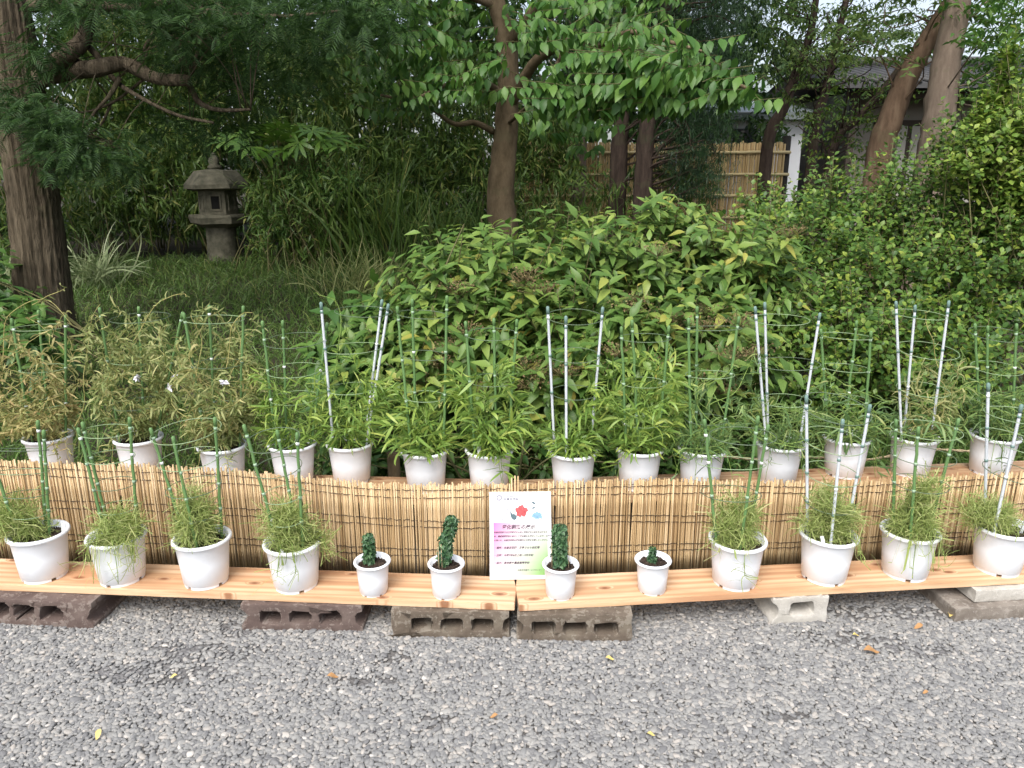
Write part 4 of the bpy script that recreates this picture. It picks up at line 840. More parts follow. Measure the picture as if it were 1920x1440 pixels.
# ------------------------------------------------------------------ bamboo fence and houses
def fence():
    Yf = 12.2; z = lambda py: at(1400, py, Yf)[2]; x0, x1 = at(985, 300, Yf)[0], at(1468, 300, Yf)[0]; g = float(ground_z(0, Yf))
    root = thing('bamboo_fence', ((x0+x1)/2, Yf, g), 'tan bamboo slat fence with horizontal poles in front of the white building', 'fence'); o0 = origin(root)
    bam = plain('bamboo', [(.15, (.30, .20, .09)), (.5, (.48, .34, .16)), (.85, (.58, .44, .23))], 6, .5, .3, 60, .004, mapscale=(1, 1, .2), perobj=.6)
    pole = plain('pale_bamboo_pole', [(.5, .4, .2), (.64, .53, .3)], 5, .45); top = z(268)
    me = make_mesh('bamboo_slat', *(lambda a: (a[0], [a[1], a[2]]))(tube(np.stack([0*np.linspace(0, 1, 6), 0*np.linspace(0, 1, 6), np.linspace(0, 1, 6)], -1), [.019, .018, .0195, .018, .019, .018], 7))); me.materials.append(bam)
    n = int((x1-x0)/.038)
    for x in np.linspace(x0, x1, n):
        o = bpy.data.objects.new('bamboo_slat', me); COL.objects.link(o); o.parent = root; o.location = (x-o0[0], random.gauss(0, .003), -.03); o.scale = (1, 1, top-g+.03+random.gauss(0, .012)); o.rotation_euler = (0, random.gauss(0, .004), random.uniform(0, 6))
    for py in (286, 327, 367, 408):
        P = np.stack([np.linspace(x0-.05, x1+.1, 24), np.full(24, Yf-.032), np.full(24, z(py))+rng.normal(0, .004, 24)], -1); MB().tube(P, .024, 8).build('rail', pole, root)
    blk = plain('charred_post', [(.02, .018, .016), (.05, .045, .04)], 12, .9, .4)
    for px in (1474, 1225, 990):
        p = at(px, 300, Yf+.02); MB().tube([(p[0], Yf+.07, g-.05), (p[0], Yf+.07, z(256)), (p[0], Yf+.07, z(254))], [.065, .065, .045], 12).build('post', blk, root)
    for px in (1422, 1447):
        p = at(px, 380, Yf-.1); MB().tube(spline([(p[0], Yf-.06, z(365)), (p[0]+.03, Yf-.065, z(378)), (p[0]+.02, Yf-.06, z(392))], 8), .012, 5).build('rope_tie', M['twine'], root)
fence()
def white_building():
    Yb = 17.; A, B = at(1335, 300, Yb), at(1500, 300, Yb); g = .33; zt = at(1400, 226, Yb)[2]
    root = thing('white_building', ((A[0]+B[0])/2, Yb, g), 'low white walled building with a dark window behind the bamboo fence', 'building'); o0 = origin(root)
    wm = plain('white_render', [(.66, .68, .72), (.76, .78, .8)], 2, .8); rm = plain('grey_roof_metal', [(.2, .24, .24), (.3, .34, .33)], 3, .5); fm = plain('dark_frame', [(.03, .03, .03), (.05, .05, .05)], 5, .4)
    gm = plain('dark_glass', [(.02, .025, .03), (.05, .06, .065)], 2, .1, spec=.6)
    MB().box((A[0], Yb, g-.1), (B[0], Yb+5, zt)).build('wall', wm, root, False)
    MB().box((A[0]-.4, Yb-.35, zt+.002), (B[0]+.25, Yb+5.3, zt+.14)).add([(A[0]-.4, Yb-.35, zt+.142), (B[0]+.25, Yb-.35, zt+.142), (B[0]+.25, Yb+2.5, zt+.62), (A[0]-.4, Yb+2.5, zt+.62)], [(0, 1, 2, 3)]).build('roof', rm, root, False)
    a, b = at(1373, 272, Yb), at(1421, 245, Yb); wdw = MB()
    for lo, hi in (((a[0], Yb-.05, a[2]-.3), (b[0], Yb-.005, a[2]-.26)), ((a[0], Yb-.05, b[2]), (b[0], Yb-.005, b[2]+.04)), ((a[0], Yb-.05, a[2]-.26), (a[0]+.04, Yb-.005, b[2])), ((b[0]-.04, Yb-.05, a[2]-.26), (b[0], Yb-.005, b[2])), (((a[0]+b[0])/2-.02, Yb-.05, a[2]-.26), ((a[0]+b[0])/2+.02, Yb-.005, b[2]))): wdw.box(lo, hi)
    wd = wdw.build('window', fm, root, False); m_ = (a[0]+b[0])/2
    for u, v in ((a[0]+.04, m_-.02), (m_+.02, b[0]-.04)): MB().box((u, Yb-.03, a[2]-.26), (v, Yb-.01, b[2])).build('pane', gm, wd, False)
    Yc = 24.; A, B = at(1425, 300, Yc), at(1530, 300, Yc); zt = at(1480, 175, Yc)[2]
    r2 = thing('beige_house', ((A[0]+B[0])/2, Yc, .33), 'distant beige house with a red-brown panel above the white building', 'building')
    MB().box((A[0], Yc, .2), (B[0], Yc+6, zt)).build('wall', plain('beige_render', [(.5, .45, .38), (.58, .53, .46)], 2, .8), r2, False)
    MB().add([(A[0]-.3, Yc-.3, zt), (B[0]+.3, Yc-.3, zt), (B[0]+.3, Yc+3, zt+1.1), (A[0]-.3, Yc+3, zt+1.1), (A[0]-.3, Yc+6.3, zt), (B[0]+.3, Yc+6.3, zt)], [(0, 1, 2, 3), (3, 2, 5, 4)]).build('roof', rm, r2, False)
    a, b = at(1480, 217, Yc), at(1503, 194, Yc); MB().box((a[0], Yc-.06, a[2]), (b[0], Yc-.004, b[2])).build('panel', plain('red_brown_panel', [(.3, .14, .08), (.4, .2, .12)], 3, .7), r2, False)
white_building()
def tea_house():
    Yh = 15.5; g = .33; x0 = at(1575, 150, Yh)[0]; x1 = x0+9; ze = at(1700, 166, Yh)[2]
    root = thing('tea_house', ((x0+x1)/2, Yh+2, g), 'dark wooden house with a tiled roof behind the leaning trunks', 'building')
    wood = plain('dark_timber', [(.025, .02, .016), (.06, .045, .035)], 6, .8); tile = plain('grey_roof_tile', [(.04, .04, .042), (.085, .085, .085)], 7, .6, .3); pl = plain('aged_plaster', [(.16, .15, .13), (.24, .22, .19)], 3, .9)
    MB().box((x0+.9, Yh+1.2, g-.05), (x1-.5, Yh+5, ze+.1)).build('wall', pl, root, False)
    zr = ze+.62; e0, e1 = Yh-.1, Yh+2.6
    rf = MB().add([(x0, e0, ze), (x1, e0, ze), (x1, e1, zr), (x0, e1, zr), (x0, e0, ze+.1), (x1, e0, ze+.1), (x1, e1, zr+.1), (x0, e1, zr+.1), (x0, e1+3.1, ze), (x1, e1+3.1, ze), (x0, e1+3.1, ze+.1), (x1, e1+3.1, ze+.1)], [(0, 1, 2, 3), (4, 5, 6, 7), (0, 1, 5, 4), (3, 2, 9, 8), (7, 6, 11, 10), (0, 3, 7, 4)]).build('roof', tile, root, False)
    for x in np.linspace(x0+.05, x1-.05, 44): MB().tube([(x, e0-.03, ze+.12), (x, e1, zr+.12)], .045, 6).build('roof_tile_row', tile, rf)
    MB().tube([(x0-.05, e1, zr+.2), (x1, e1, zr+.2)], .13, 8).build('ridge', tile, rf)
    for x in np.arange(x0+.5, x1, 1.8): MB().box((x-.06, Yh+.35, g-.05), (x+.06, Yh+.47, ze+.19)).build('post', wood, root, False)
    MB().box((x0+.3, Yh+.34, ze-.13), (x1-.3, Yh+.48, ze-.02)).build('beam', wood, root, False)
    for k, x in enumerate(np.arange(x0+1.3, x1-1.6, 1.8)):
        d = MB().box((x, Yh+1.14, g+.1), (x+1.5, Yh+1.19, ze-.5)).build('sliding_door', wood, root, False)
        for q in range(2): MB().box((x+.08+.72*q, Yh+1.12, g+.6), (x+.7+.72*q, Yh+1.138, ze-.62)).build('pane', plain('paper_pane', [(.3, .29, .26), (.36, .35, .31)], 3, .8) if 'paper_pane' not in bpy.data.materials else bpy.data.materials['paper_pane'], d, False)
tea_house()

# ------------------------------------------------------------------ trees and shrubs
def pinna_template(np_=9, drp=.25):
    V = []; F = []
    for k in range(np_):
        t = .06+.92*k/np_; ln = .30*math.sin(math.pi*(.12+.85*(1-t)**.8))+.03
        for s in (-1, 1):
            b = len(V); x = t; z = -drp*t*t; w_ = .016
            tip = (x+ln*.62, s*ln*.78, z-.25*ln*ln-.03)
            V += [(x-w_*.3, 0, z), (x+ln*.27, s*ln*.42, z+.01), tip, (x+ln*.27+w_*1.6, s*ln*.36, z)]
            F += [(b, b+1, b+2), (b, b+2, b+3)]
    V += [(0, .006, 0), (1, 0, -drp), (0, -.006, 0)]; F.append((len(V)-3, len(V)-2, len(V)-1))
    return np.array(V), np.array(F)
def limb(mb, pts, r0, r1, n=8, steps=14, wob=.0): P = spline(pts, steps); mb.tube(P, np.linspace(r0, r1, steps), n, True, wob); return P
def tree_root(name, base, label, cat='tree', group=None): b = np.array(base, float); b[2] = float(ground_z(b[0], b[1]))-.03; return thing(name, b, label, cat, group), b
# --- conifer with the thick fissured trunk
Yc = 6.0
root, b = tree_root('cypress_tree', at(84, 650, Yc), 'big conifer with a thick fissured trunk and feathery drooping sprays', group=None)
ctr = spline([b+(0.02, 0, 0), at(82, 560, Yc), at(66, 400, Yc), at(47, 250, Yc), at(28, 100, Yc), at(8, -60, Yc), at(-10, -330, Yc), at(-20, -800, Yc)], 120)
tt = np.linspace(0, 1, 120); rad = np.interp(tt, [0, .08, .3, .6, 1], [.275, .205, .175, .145, .06]); n = 96; th = np.arange(n)*2*math.pi/n
# ridged bark: long vertical plates with furrows
ph = np.cumsum(rng.normal(0, .02, (120, 1)), 0)
ridge = sum(a*np.sin(k*th[None]+ph*k*.4+p0) for k, a, p0 in ((17, .35, 0), (23, .3, 2), (31, .25, 4), (9, .3, 1)))
ridge = np.clip(np.abs(ridge), 0, .8)-.4
for s_ in range(3): ridge = ridge+.12*rng.normal(size=ridge.shape)*.6
rr = rad[:, None]*(1+.05*np.sin(3*th+1)[None])+.028*ridge
V = ctr[:, None]+rr[..., None]*np.stack([np.cos(th), np.sin(th), 0*th], -1)[None]
i = np.arange(119)[:, None]*n; j = np.arange(n)[None]; k = (j+1) % n
build('trunk', V.reshape(-1, 3), np.stack([i+j, i+k, i+n+k, i+n+j], -1).reshape(-1, 4), M['bark_cypress'], root)
Y2 = 5.9
brs = [([(70, 150), (120, 135), (180, 128), (235, 120), (290, 146), (352, 151)], .075, .04), ([(352, 151), (372, 190), (410, 206), (470, 205)], .028, .010), ([(352, 151), (368, 110), (372, 70)], .02, .008),
       ([(85, 130), (130, 100), (158, 70), (165, 20), (150, -60)], .07, .035), ([(158, 80), (185, 108), (215, 150), (255, 178), (330, 215), (400, 230)], .026, .009), ([(225, 145), (205, 180), (182, 205), (150, 250)], .02, .006),
       ([(270, 148), (215, 190), (160, 210), (110, 208)], .012, .005), ([(210, 190), (185, 240), (145, 256), (160, 285), (175, 300)], .010, .004), ([(150, 256), (205, 265), (250, 298)], .008, .003), ([(278, 110), (272, 92), (290, 60), (300, 55)], .02, .008), ([(300, 58), (340, 75), (368, 82)], .012, .006),
       ([(60, 10), (130, 5), (240, 15), (330, 0)], .05, .02), ([(20, 60), (-60, 20), (-160, -20)], .06, .03), ([(300, 5), (420, 25), (540, 30), (640, 20)], .025, .008)]
tips = []
for pts, r0, r1 in brs:
    mb = MB(); P = limb(mb, [at(x, y, Y2-.25*k_/len(pts)+.1*math.sin(x)) for k_, (x, y) in enumerate(pts)], r0, r1, 8, 18, .04); mb.build('branch', M['bark_cypress'], root); tips.append(P)
TP = pinna_template()
def boxpts(n, x0, x1, y0, y1, Ya, Yb): 
    Yv = rng.uniform(Ya, Yb, n); return np.array([at(x, y, Y_) for x, y, Y_ in zip(rng.uniform(x0, x1, n), rng.uniform(y0, y1, n), Yv)])
cl = [(24, 60, 105, 60, 125, 5.4, 5.7), (34, -20, 60, 175, 220, 5.4, 5.6), (40, 65, 115, 195, 240, 5.3, 5.5), (60, 85, 160, 235, 300, 5.2, 5.6), (26, 175, 235, 265, 325, 5.3, 5.7), (120, 290, 500, -20, 80, 5.2, 6.5), (110, 60, 330, -40, 15, 5.0, 6.4), (190, 330, 680, -60, 80, 5.2, 6.8), (120, 390, 620, 80, 180, 5.8, 7.), (24, 290, 380, 95, 130, 5.8, 6.2), (40, 260, 460, 200, 260, 6., 6.8), (90, 540, 760, -30, 60, 5.4, 6.8)]
pc = np.concatenate([boxpts(*c_) for c_ in cl])
ncl = len(pc); hi = np.stack([rng.uniform(-10, -.3, 1700), rng.uniform(5.6, 13, 1700), rng.uniform(3.0, 7.0, 1700)], -1); hi = hi[hi[:, 2] > 1.75+hi[:, 1]*.27]  # overhead fronds out of view, added and oversized to shade the background
pc = np.concatenate([pc, hi])
K_ = 4; pos = np.repeat(pc, K_, 0)+rng.normal(0, .07, (len(pc)*K_, 3)); hd = rng.uniform(0, 6.28, len(pc)); d0 = np.stack([np.cos(hd), np.sin(hd)-.3, -.35+0*hd], -1)
d = np.repeat(d0, K_, 0)+rng.normal(0, .45, (len(pos), 3)); V, F = scatter(TP, pos, d, np.array([0, -.15, 1.])+rng.normal(0, .25, (len(pos), 3)), np.where(np.arange(len(pos)) < ncl*K_, rng.uniform(.12, .21, len(pos)), rng.uniform(.3, .5, len(pos))))
tag(build('foliage', V, F, L['cypress'], root), kind='stuff')
mb = MB()
for p in pc[::3]:
    q = tips[int(rng.integers(len(tips)))]; a = q[np.argmin(((q-p)**2).sum(1))]
    if np.linalg.norm(a-p) < .7: mb.tube(spline([a, (a+p)/2+(0, 0, .05), p], 6), [.005, .004, .004, .003, .003, .002], 4)
mb.build('twigs', M['bark_cypress'], root)

# --- shoot-based foliage: leaves set in pairs along short shoots
def shoots(tips, dirs, Ls, nl, leaf, spread=.9, sag=.3, flat=False):
    S = len(tips); t = (np.arange(nl)+.6)/nl; P = tips[:, None]-nrm(dirs)[:, None]*(Ls[:, None]*(1-t)[None])[..., None]
    ax = nrm(dirs); ref = np.where(np.abs(ax[:, 2:3]) > .9, np.array([[1., 0, 0]]), np.array([[0, 0, 1.]])); u = nrm(np.cross(ax, ref)); v = np.cross(ax, u)
    a = (np.arange(nl)*(math.pi if flat else 2.4))[None]+rng.uniform(0, 6.28, (S, 1))*(0 if flat else 1)+rng.normal(0, .25, (S, nl))
    rad = np.cos(a)[..., None]*u[:, None]+np.sin(a)[..., None]*v[:, None]
    d = ax[:, None]*.55+rad*spread+np.array([0, 0, -sag])+rng.normal(0, .15, (S, nl, 3))
    up = ax[:, None]*.5+np.array([0, -.25, .9])+rng.normal(0, .25, (S, nl, 3))
    s = leaf*(.65+.35*np.sin(math.pi*(.25+.6*t)))[None]*rng.uniform(.65, 1.2, (S, nl))
    return P.reshape(-1, 3), d.reshape(-1, 3), up.reshape(-1, 3), s.reshape(-1)
def blob_tips(blobs, n, face=.55):
    """points on the upper and outer skin of ellipsoids; (cx,cy,cz,rx,ry,rz)"""
    B = np.array(blobs, float); A = (B[:, 3]*B[:, 5]+B[:, 3]*B[:, 4]+B[:, 4]*B[:, 5]); k = rng.choice(len(B), n*3, p=A/A.sum()); d = nrm(rng.normal(size=(n*3, 3)))
    keep = (d[:, 2] > -.5) & ((d[:, 1] < .55) | (rng.random(n*3) < 1-face)); d = d[keep][:n]; k = k[keep][:n]; r = rng.uniform(.35, 1.25, (len(d), 1))**.6
    return B[k, :3]+d*B[k, 3:]*r, d
def stems(root, tips, base, n, r=.008, mat='stem', name='stem', spread=.35):
    mb = MB()
    for p in tips[rng.choice(len(tips), min(n, len(tips)), replace=False)]:
        a = base+rng.normal(0, 1, 3)*np.array([spread, spread*.6, 0]); a[2] = float(ground_z(a[0], a[1]))-.03; m_ = a*.45+p*.55+rng.normal(0, .06, 3)+np.array([0, 0, .08]); mb.tube(spline([a, m_, p], 9), np.linspace(r, r*.3, 9), 5)
    mb.build(name, M[mat], root)
T_broad = leaf_template(5, .44, .36, .16, .28, .02); T_oval = leaf_template(4, .56, .45, .14, .28); T_round = leaf_template(4, .72, .52, .12, .15); T_lo = leaf_template(3, .42, .42, .15, .3); T_lance = leaf_template(3, .16, .35, .1, .35)
def shrub(label, px, Y, blobs, nshoot, nl, leaf, T, mat, nparts, Lsh=.22, cat='shrub', name='broadleaf_shrub', group=None, flowers=0, sag=.3, nst=60, updir=.7, spread=.9):
    """blobs in photo pixels + depth: (px, py, Y, rx, ry, rz)"""
    W = [(*at(a, b_, c_), rx, ry, rz) for a, b_, c_, rx, ry, rz in blobs]; root, b = tree_root(name, (at(px, 600, Y)[0], Y, 0), label, cat, group)
    tips, nrmls = blob_tips(W, nshoot); tips = tips[(tips[:, 2] > ground_z(tips[:, 0], tips[:, 1])+.03)]; nrmls = nrmls[:len(tips)]
    dirs = nrmls*.8+np.array([0, -.12, updir])+rng.normal(0, .25, nrmls.shape); pos, d, up, s = shoots(tips, dirs, Lsh*rng.uniform(.6, 1.3, len(tips)), nl, leaf, spread, sag)
    k = (pos[:, 2] > ground_z(pos[:, 0], pos[:, 1])+.02) & (pos[:, 1] > 3.02+.04*np.abs(pos[:, 0])); leaf_parts(root, T, pos[k], d[k], up[k], s[k], mat, nparts)
    stems(root, tips, b, nst)
    mb = MB()
    for p, dd in zip(tips[::2], dirs[::2]): mb.tube([p-nrm(dd)*Lsh, p], [.003, .0015], 4)
    mb.build('twigs', M['stem'], root)
    if flowers:
        vis = tips[np.argsort(tips[:, 1]-.6*tips[:, 2])][:max(flowers*8, 40)]; vis = vis[rng.choice(len(vis), flowers, replace=False)]
        for p in vis:
            n = 110; pp = p+(0, -.02, .05)+rng.normal(0, 1, (n, 3))*np.array([.045, .04, .014]); V, F = scatter(leaf_template(2, .8, .5, .2, .2), pp, rdir(n, .5), rdir(n, .5), rng.uniform(.006, .013, n))
            mb = MB().add(V, F)
            for q in pp[::4]: mb.tube([p, q], .0009, 3)
            tag(mb.build('flower_head', L['flower'], root), kind='stuff')
    return root
shrub('broad-leaved green shrub with brown withered flower heads before the middle tree trunk', 960, 4.0, [(880, 580, 3.9, .5, .45, .42), (1010, 560, 4.0, .5, .45, .48), (800, 690, 3.6, .45, .35, .38), (960, 700, 3.55, .55, .35, .42), (930, 520, 4.3, .45, .4, .32), (1090, 680, 3.55, .4, .35, .42)], 620, 11, .105, T_broad, L['shrub'], 300, .24, flowers=16)
shrub('broad-leaved shrub with long upright shoots in front of the bamboo fence', 1280, 4.4, [(1180, 520, 4.3, .5, .45, .45), (1300, 520, 4.4, .5, .45, .45), (1390, 570, 4.2, .4, .4, .45), (1190, 690, 3.6, .45, .35, .4), (1310, 700, 3.6, .45, .35, .42), (1290, 415, 4.6, .14, .2, .2), (1150, 480, 4.6, .3, .35, .2)], 640, 11, .105, T_broad, L['shrub'], 300, .24, flowers=18)
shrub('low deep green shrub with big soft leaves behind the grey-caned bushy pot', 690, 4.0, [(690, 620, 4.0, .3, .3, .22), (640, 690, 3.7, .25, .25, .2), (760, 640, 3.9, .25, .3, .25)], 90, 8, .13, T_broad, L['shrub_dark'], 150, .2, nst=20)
RB = [(1500, 520, 4.6, .5, .45, .5), (1620, 440, 4.9, .55, .5, .5), (1760, 400, 4.9, .6, .5, .55), (1880, 330, 4.8, .45, .5, .7), (1560, 640, 4.0, .5, .4, .4), (1700, 560, 4.3, .55, .5, .5), (1840, 540, 4.3, .5, .5, .55), (1930, 450, 4.4, .4, .4, .6), (1480, 400, 5.2, .45, .4, .3), (1640, 690, 3.8, .5, .35, .35), (1800, 690, 3.8, .5, .35, .4)]
shrub('tall arching shrub covered in small round green leaves beside the leaning trunks', 1720, 4.7, RB, 2300, 13, .042, T_round, L['round'], 300, .26, name='roundleaf_shrub', sag=.05, nst=90, updir=.35)
shrub('upright shoots of yellow-green round leaves rising above the arching shrub', 1890, 4.4, [(1885, 150, 4.5, .07, .08, .3), (1880, 260, 4.4, .25, .2, .22), (1830, 300, 4.4, .2, .2, .2), (1915, 330, 4.3, .16, .2, .4), (1840, 210, 4.5, .05, .08, .2)], 420, 13, .045, T_round, L['round_yellow'], 150, .24, name='roundleaf_shrub', sag=.0, nst=25, updir=.9)

# --- middle tree with oval leaves
Ym = 8.0
root, b = tree_root('dogwood_tree', at(942, 500, Ym), 'middle tree with a smooth brown trunk and drooping oval leaves')
mb = MB(); P = limb(mb, [b, at(944, 440, Ym), at(938, 370, Ym), at(944, 300, Ym), at(949, 240, Ym), at(953, 160, Ym), at(950, 80, Ym), at(930, 0, Ym), at(905, -120, Ym), at(900, -300, Ym), at(920, -560, Ym)], .165, .05, 20, 60, .035); mb.build('trunk', M['bark_brown'], root)
for pts, r0, r1, Ya, Yb in [([(925, 247), (890, 230), (850, 232), (800, 200), (700, 175)], .035, .012, 8, 7.6), ([(955, 200), (1000, 120), (1060, 80), (1120, 90), (1200, 110), (1300, 130), (1400, 165)], .06, .012, 8, 5.5), ([(945, 180), (900, 150), (850, 155), (790, 180)], .04, .01, 7.9, 6.4), ([(950, 90), (1000, 20), (1060, -60)], .06, .03, 8, 7.2), ([(930, 10), (840, -20), (760, -10), (690, 20)], .05, .02, 8, 7), ([(1060, 85), (1040, 140), (1060, 190), (1080, 220)], .02, .006, 7, 5.4), ([(1120, 90), (1180, 60), (1260, 80), (1330, 100)], .025, .008, 6.6, 5.4), ([(955, 230), (1000, 190), (1020, 170)], .02, .008, 7.9, 6.2)]:
    mb = MB(); limb(mb, [at(x, y, Ya+(Yb-Ya)*k_/(len(pts)-1)) for k_, (x, y) in enumerate(pts)], r0, r1, 8, 20, .03); mb.build('branch', M['bark_brown'], root)
dw = [(26, 1010, 1130, 150, 215, 5.2, 5.6), (40, 1040, 1200, 90, 190, 5.2, 5.8), (46, 1160, 1330, 70, 160, 5.2, 5.8), (34, 1140, 1310, 150, 215, 5.2, 5.7), (20, 1300, 1410, 130, 190, 5.3, 5.8), (40, 1000, 1300, 40, 110, 5.8, 6.8), (26, 790, 960, 120, 195, 6.2, 6.8), (20, 870, 1010, 110, 180, 6.2, 6.8), (60, 700, 930, 40, 130, 6.4, 7.8), (70, 930, 1260, -40, 60, 6.0, 7.8), (60, 640, 900, -50, 50, 6.4, 8.2), (24, 960, 1060, 170, 240, 6.4, 7.4), (30, 700, 860, 130, 215, 7., 8.), (16, 1060, 1120, 220, 290, 6.8, 7.6)]
pc = np.concatenate([boxpts(*c_) for c_ in dw]); _x = FPX*pc[:, 0]/((pc-np.array([0, 0, EYE]))@_F)+960; pc = pc[(_x < 905) | (_x > 995) | (rng.random(len(pc)) < .12)]; ncl = len(pc); hi = np.stack([rng.uniform(-3., 4.5, 900), rng.uniform(6.4, 13, 900), rng.uniform(3., 7, 900)], -1); hi = hi[hi[:, 2] > 1.65+hi[:, 1]*.25]  # second set of shoots: unseen canopy with enlarged leaves, added to cast shade behind
pc = np.concatenate([pc, hi]); hd = rng.uniform(0, 6.28, len(pc)); dirs = np.stack([np.cos(hd), np.sin(hd)*.7-.35, -.12+.15*rng.normal(size=len(pc))], -1)
pos, d, up, s = shoots(pc, dirs, rng.uniform(.22, .4, len(pc)), 9, .115, .75, .75, True)
s = np.where(np.arange(len(s)) < ncl*9, s, s*1.8); up = np.array([0, -.35, 1.])+rng.normal(0, .25, up.shape); leaf_parts(root, T_oval, pos, d, up, s, L['dogwood'], 300)
mb = MB()
for p, dd in zip(pc, dirs): mb.tube([p-nrm(dd)*.3, p-nrm(dd)*.03], [.003, .0012], 4)
mb.build('twigs', M['stem'], root)

# --- trees with dark needle foliage
def needle_tree(label, base_px, Y, trunk, r0, crown, n, mat, bark_, Tn, leaf, k=14, sag=.9, group='dark trees behind the middle tree', name='yew_pine_tree', parts=0):
    root, b = tree_root(name, (at(*base_px, Y)[0], Y, 0), label, 'tree', group)
    mb = MB(); limb(mb, [b]+[at(x, y, Y) for x, y in trunk], r0, r0*.4, 14, 40, .05); mb.build('trunk', M[bark_], root)
    pc = np.concatenate([boxpts(int(n*w_), *c_) for w_, *c_ in crown]); hd = rng.uniform(0, 6.28, len(pc)); dirs = np.stack([np.cos(hd), np.sin(hd), -.3+.5*rng.normal(size=len(pc))], -1)
    pos, d, up, s = shoots(pc, dirs, rng.uniform(.2, .5, len(pc)), k, leaf, .8, sag*.6); V, F = scatter(Tn, pos, d, up, s); tag(build('foliage', V, F, mat, root), kind='stuff')
    mb = MB(); tp = spline([b]+[at(x, y, Y) for x, y in trunk], 40)
    for p in pc[::max(1, len(pc)//60)]:
        q = tp[np.argmin(((tp-p-(0, 0, -.25))**2).sum(1))]
        if np.linalg.norm(q-p) < 1.1: mb.tube(spline([q, (p+q)/2+rng.normal(0, .12, 3)+(0, 0, .05), p], 8), np.linspace(.018, .005, 8), 5)
    tag(mb.build('branches', M[bark_], root), kind='stuff'); return root
Tn = leaf_template(2, .09, .45, .05, .12)
needle_tree('dark straight trunk with drooping needle foliage before the bamboo fence', (1160, 340), 10., [(1160, 300), (1166, 220), (1170, 120), (1180, 0), (1190, -200), (1190, -500)], .12, [(.5, 1190, 1380, -40, 130, 9.2, 11), (.2, 1240, 1350, 120, 330, 9.4, 10.6), (.3, 1080, 1250, -80, 60, 9.2, 11)], 1700, L['podo'], 'bark_dark', Tn, .10)
needle_tree('second dark trunk close beside the straight one, foliage hanging to the fence', (1205, 350), 9.6, [(1208, 310), (1214, 230), (1224, 130), (1250, 0), (1270, -200), (1280, -500)], .125, [(.45, 1230, 1390, 0, 200, 9.0, 10.5), (.4, 1260, 1350, 200, 370, 9.2, 10), (.15, 1300, 1440, -60, 60, 9.5, 11)], 1400, L['podo'], 'bark_dark', Tn, .10)
needle_tree('slim mottled grey trunk beside the fence, left of the dark pair', (1083, 350), 11., [(1086, 310), (1092, 230), (1096, 120), (1100, 0), (1110, -300)], .11, [(.5, 1000, 1200, -60, 90, 10.2, 11.8), (.5, 990, 1160, 90, 200, 11, 12)], 500, L['podo'], 'bark_grey', Tn, .11)
# --- trunks on the other side
def leafy_tree(label, Y, trunk, r0, crown, n, leaf, bark_, mat, T=T_lo, k=9, name='broadleaf_tree', group='trees around the tea house', r1=.45, sag=.35, nb=20):
    root, b = tree_root(name, (at(*trunk[0], Y)[0], Y, 0), label, 'tree', group); mb = MB(); TPs = [b]+[at(x, y, Y) for x, y in trunk]
    limb(mb, TPs, r0*1.1, r0*r1, 16, 44, .04); mb.build('trunk', M[bark_], root)
    pc = np.concatenate([boxpts(max(1, int(n*w_)), *c_) for w_, *c_ in crown]); hd = rng.uniform(0, 6.28, len(pc)); dirs = np.stack([np.cos(hd), np.sin(hd), .1+.3*rng.normal(size=len(pc))], -1)
    pos, d, up, s = shoots(pc, dirs, rng.uniform(.2, .4, len(pc)), k, leaf, .8, sag, True); V, F = scatter(T, pos, d, up, s); tag(build('foliage', V, F, mat, root), kind='stuff')
    mb = MB(); tp = spline(TPs, 40)
    for p in pc[::max(1, len(pc)//nb)]:
        q = tp[np.argmin(((tp-p-(0, 0, -.3))**2).sum(1))]
        if np.linalg.norm(q-p) < 1.6: mb.tube(spline([q, (p+q)/2+rng.normal(0, .15, 3)+(0, 0, .1), p], 8), np.linspace(.010, .003, 8), 5)
    tag(mb.build('branches', M[bark_], root), kind='stuff'); return root
leafy_tree('leaning red-brown trunk rising behind the round-leaved shrub', 8.2, [(1648, 300), (1668, 230), (1692, 165), (1728, 95), (1775, 20), (1830, -80), (1900, -300)], .135, [(.35, 1650, 1980, -80, 30, 7.4, 9.5), (.25, 1560, 1720, 20, 120, 7.4, 9.4), (.2, 1780, 1960, 0, 110, 7.6, 9), (.2, 1500, 1990, -300, -60, 6.5, 10)], 420, .08, 'bark_red', L['airy'])
leafy_tree('stout grey-brown trunk rising beside the leaning red one', 7.6, [(1752, 290), (1762, 210), (1774, 120), (1792, 30), (1806, -60), (1820, -300), (1830, -600)], .155, [(.3, 1800, 2000, -60, 90, 6.6, 8.4), (.4, 1600, 2050, -400, -60, 5.8, 9.5), (.3, 1820, 1990, 80, 190, 7.4, 8.6)], 420, .085, 'bark_grey', L['dogwood'])
leafy_tree('thin dark trunk leaning beside the white building', 11.5, [(1440, 270), (1468, 205), (1495, 130), (1520, 60), (1535, -40)], .09, [(.5, 1420, 1620, 20, 150, 10.5, 12.5), (.25, 1400, 1560, -60, 40, 10.8, 12.5), (.25, 1480, 1600, 60, 140, 11, 12.3)], 300, .075, 'bark_dark', L['airy'], nb=40)
leafy_tree('pair of slender trunks in front of the tea house eave', 10.5, [(1528, 245), (1545, 180), (1562, 110), (1580, 30), (1600, -60)], .07, [(.5, 1540, 1740, 10, 120, 9.5, 11.5), (.3, 1470, 1560, 80, 220, 10, 11), (.2, 1500, 1700, -100, 10, 9.5, 11.5)], 300, .075, 'bark_dark', L['airy'], nb=40)
leafy_tree('slender branching stem slanting under the tea house eave', 9.6, [(1560, 285), (1605, 225), (1650, 175), (1690, 120)], .06, [(.5, 1560, 1700, 150, 230, 9, 10), (.5, 1500, 1680, 210, 300, 9, 10)], 160, .07, 'bark_dark', L['round'], nb=25)

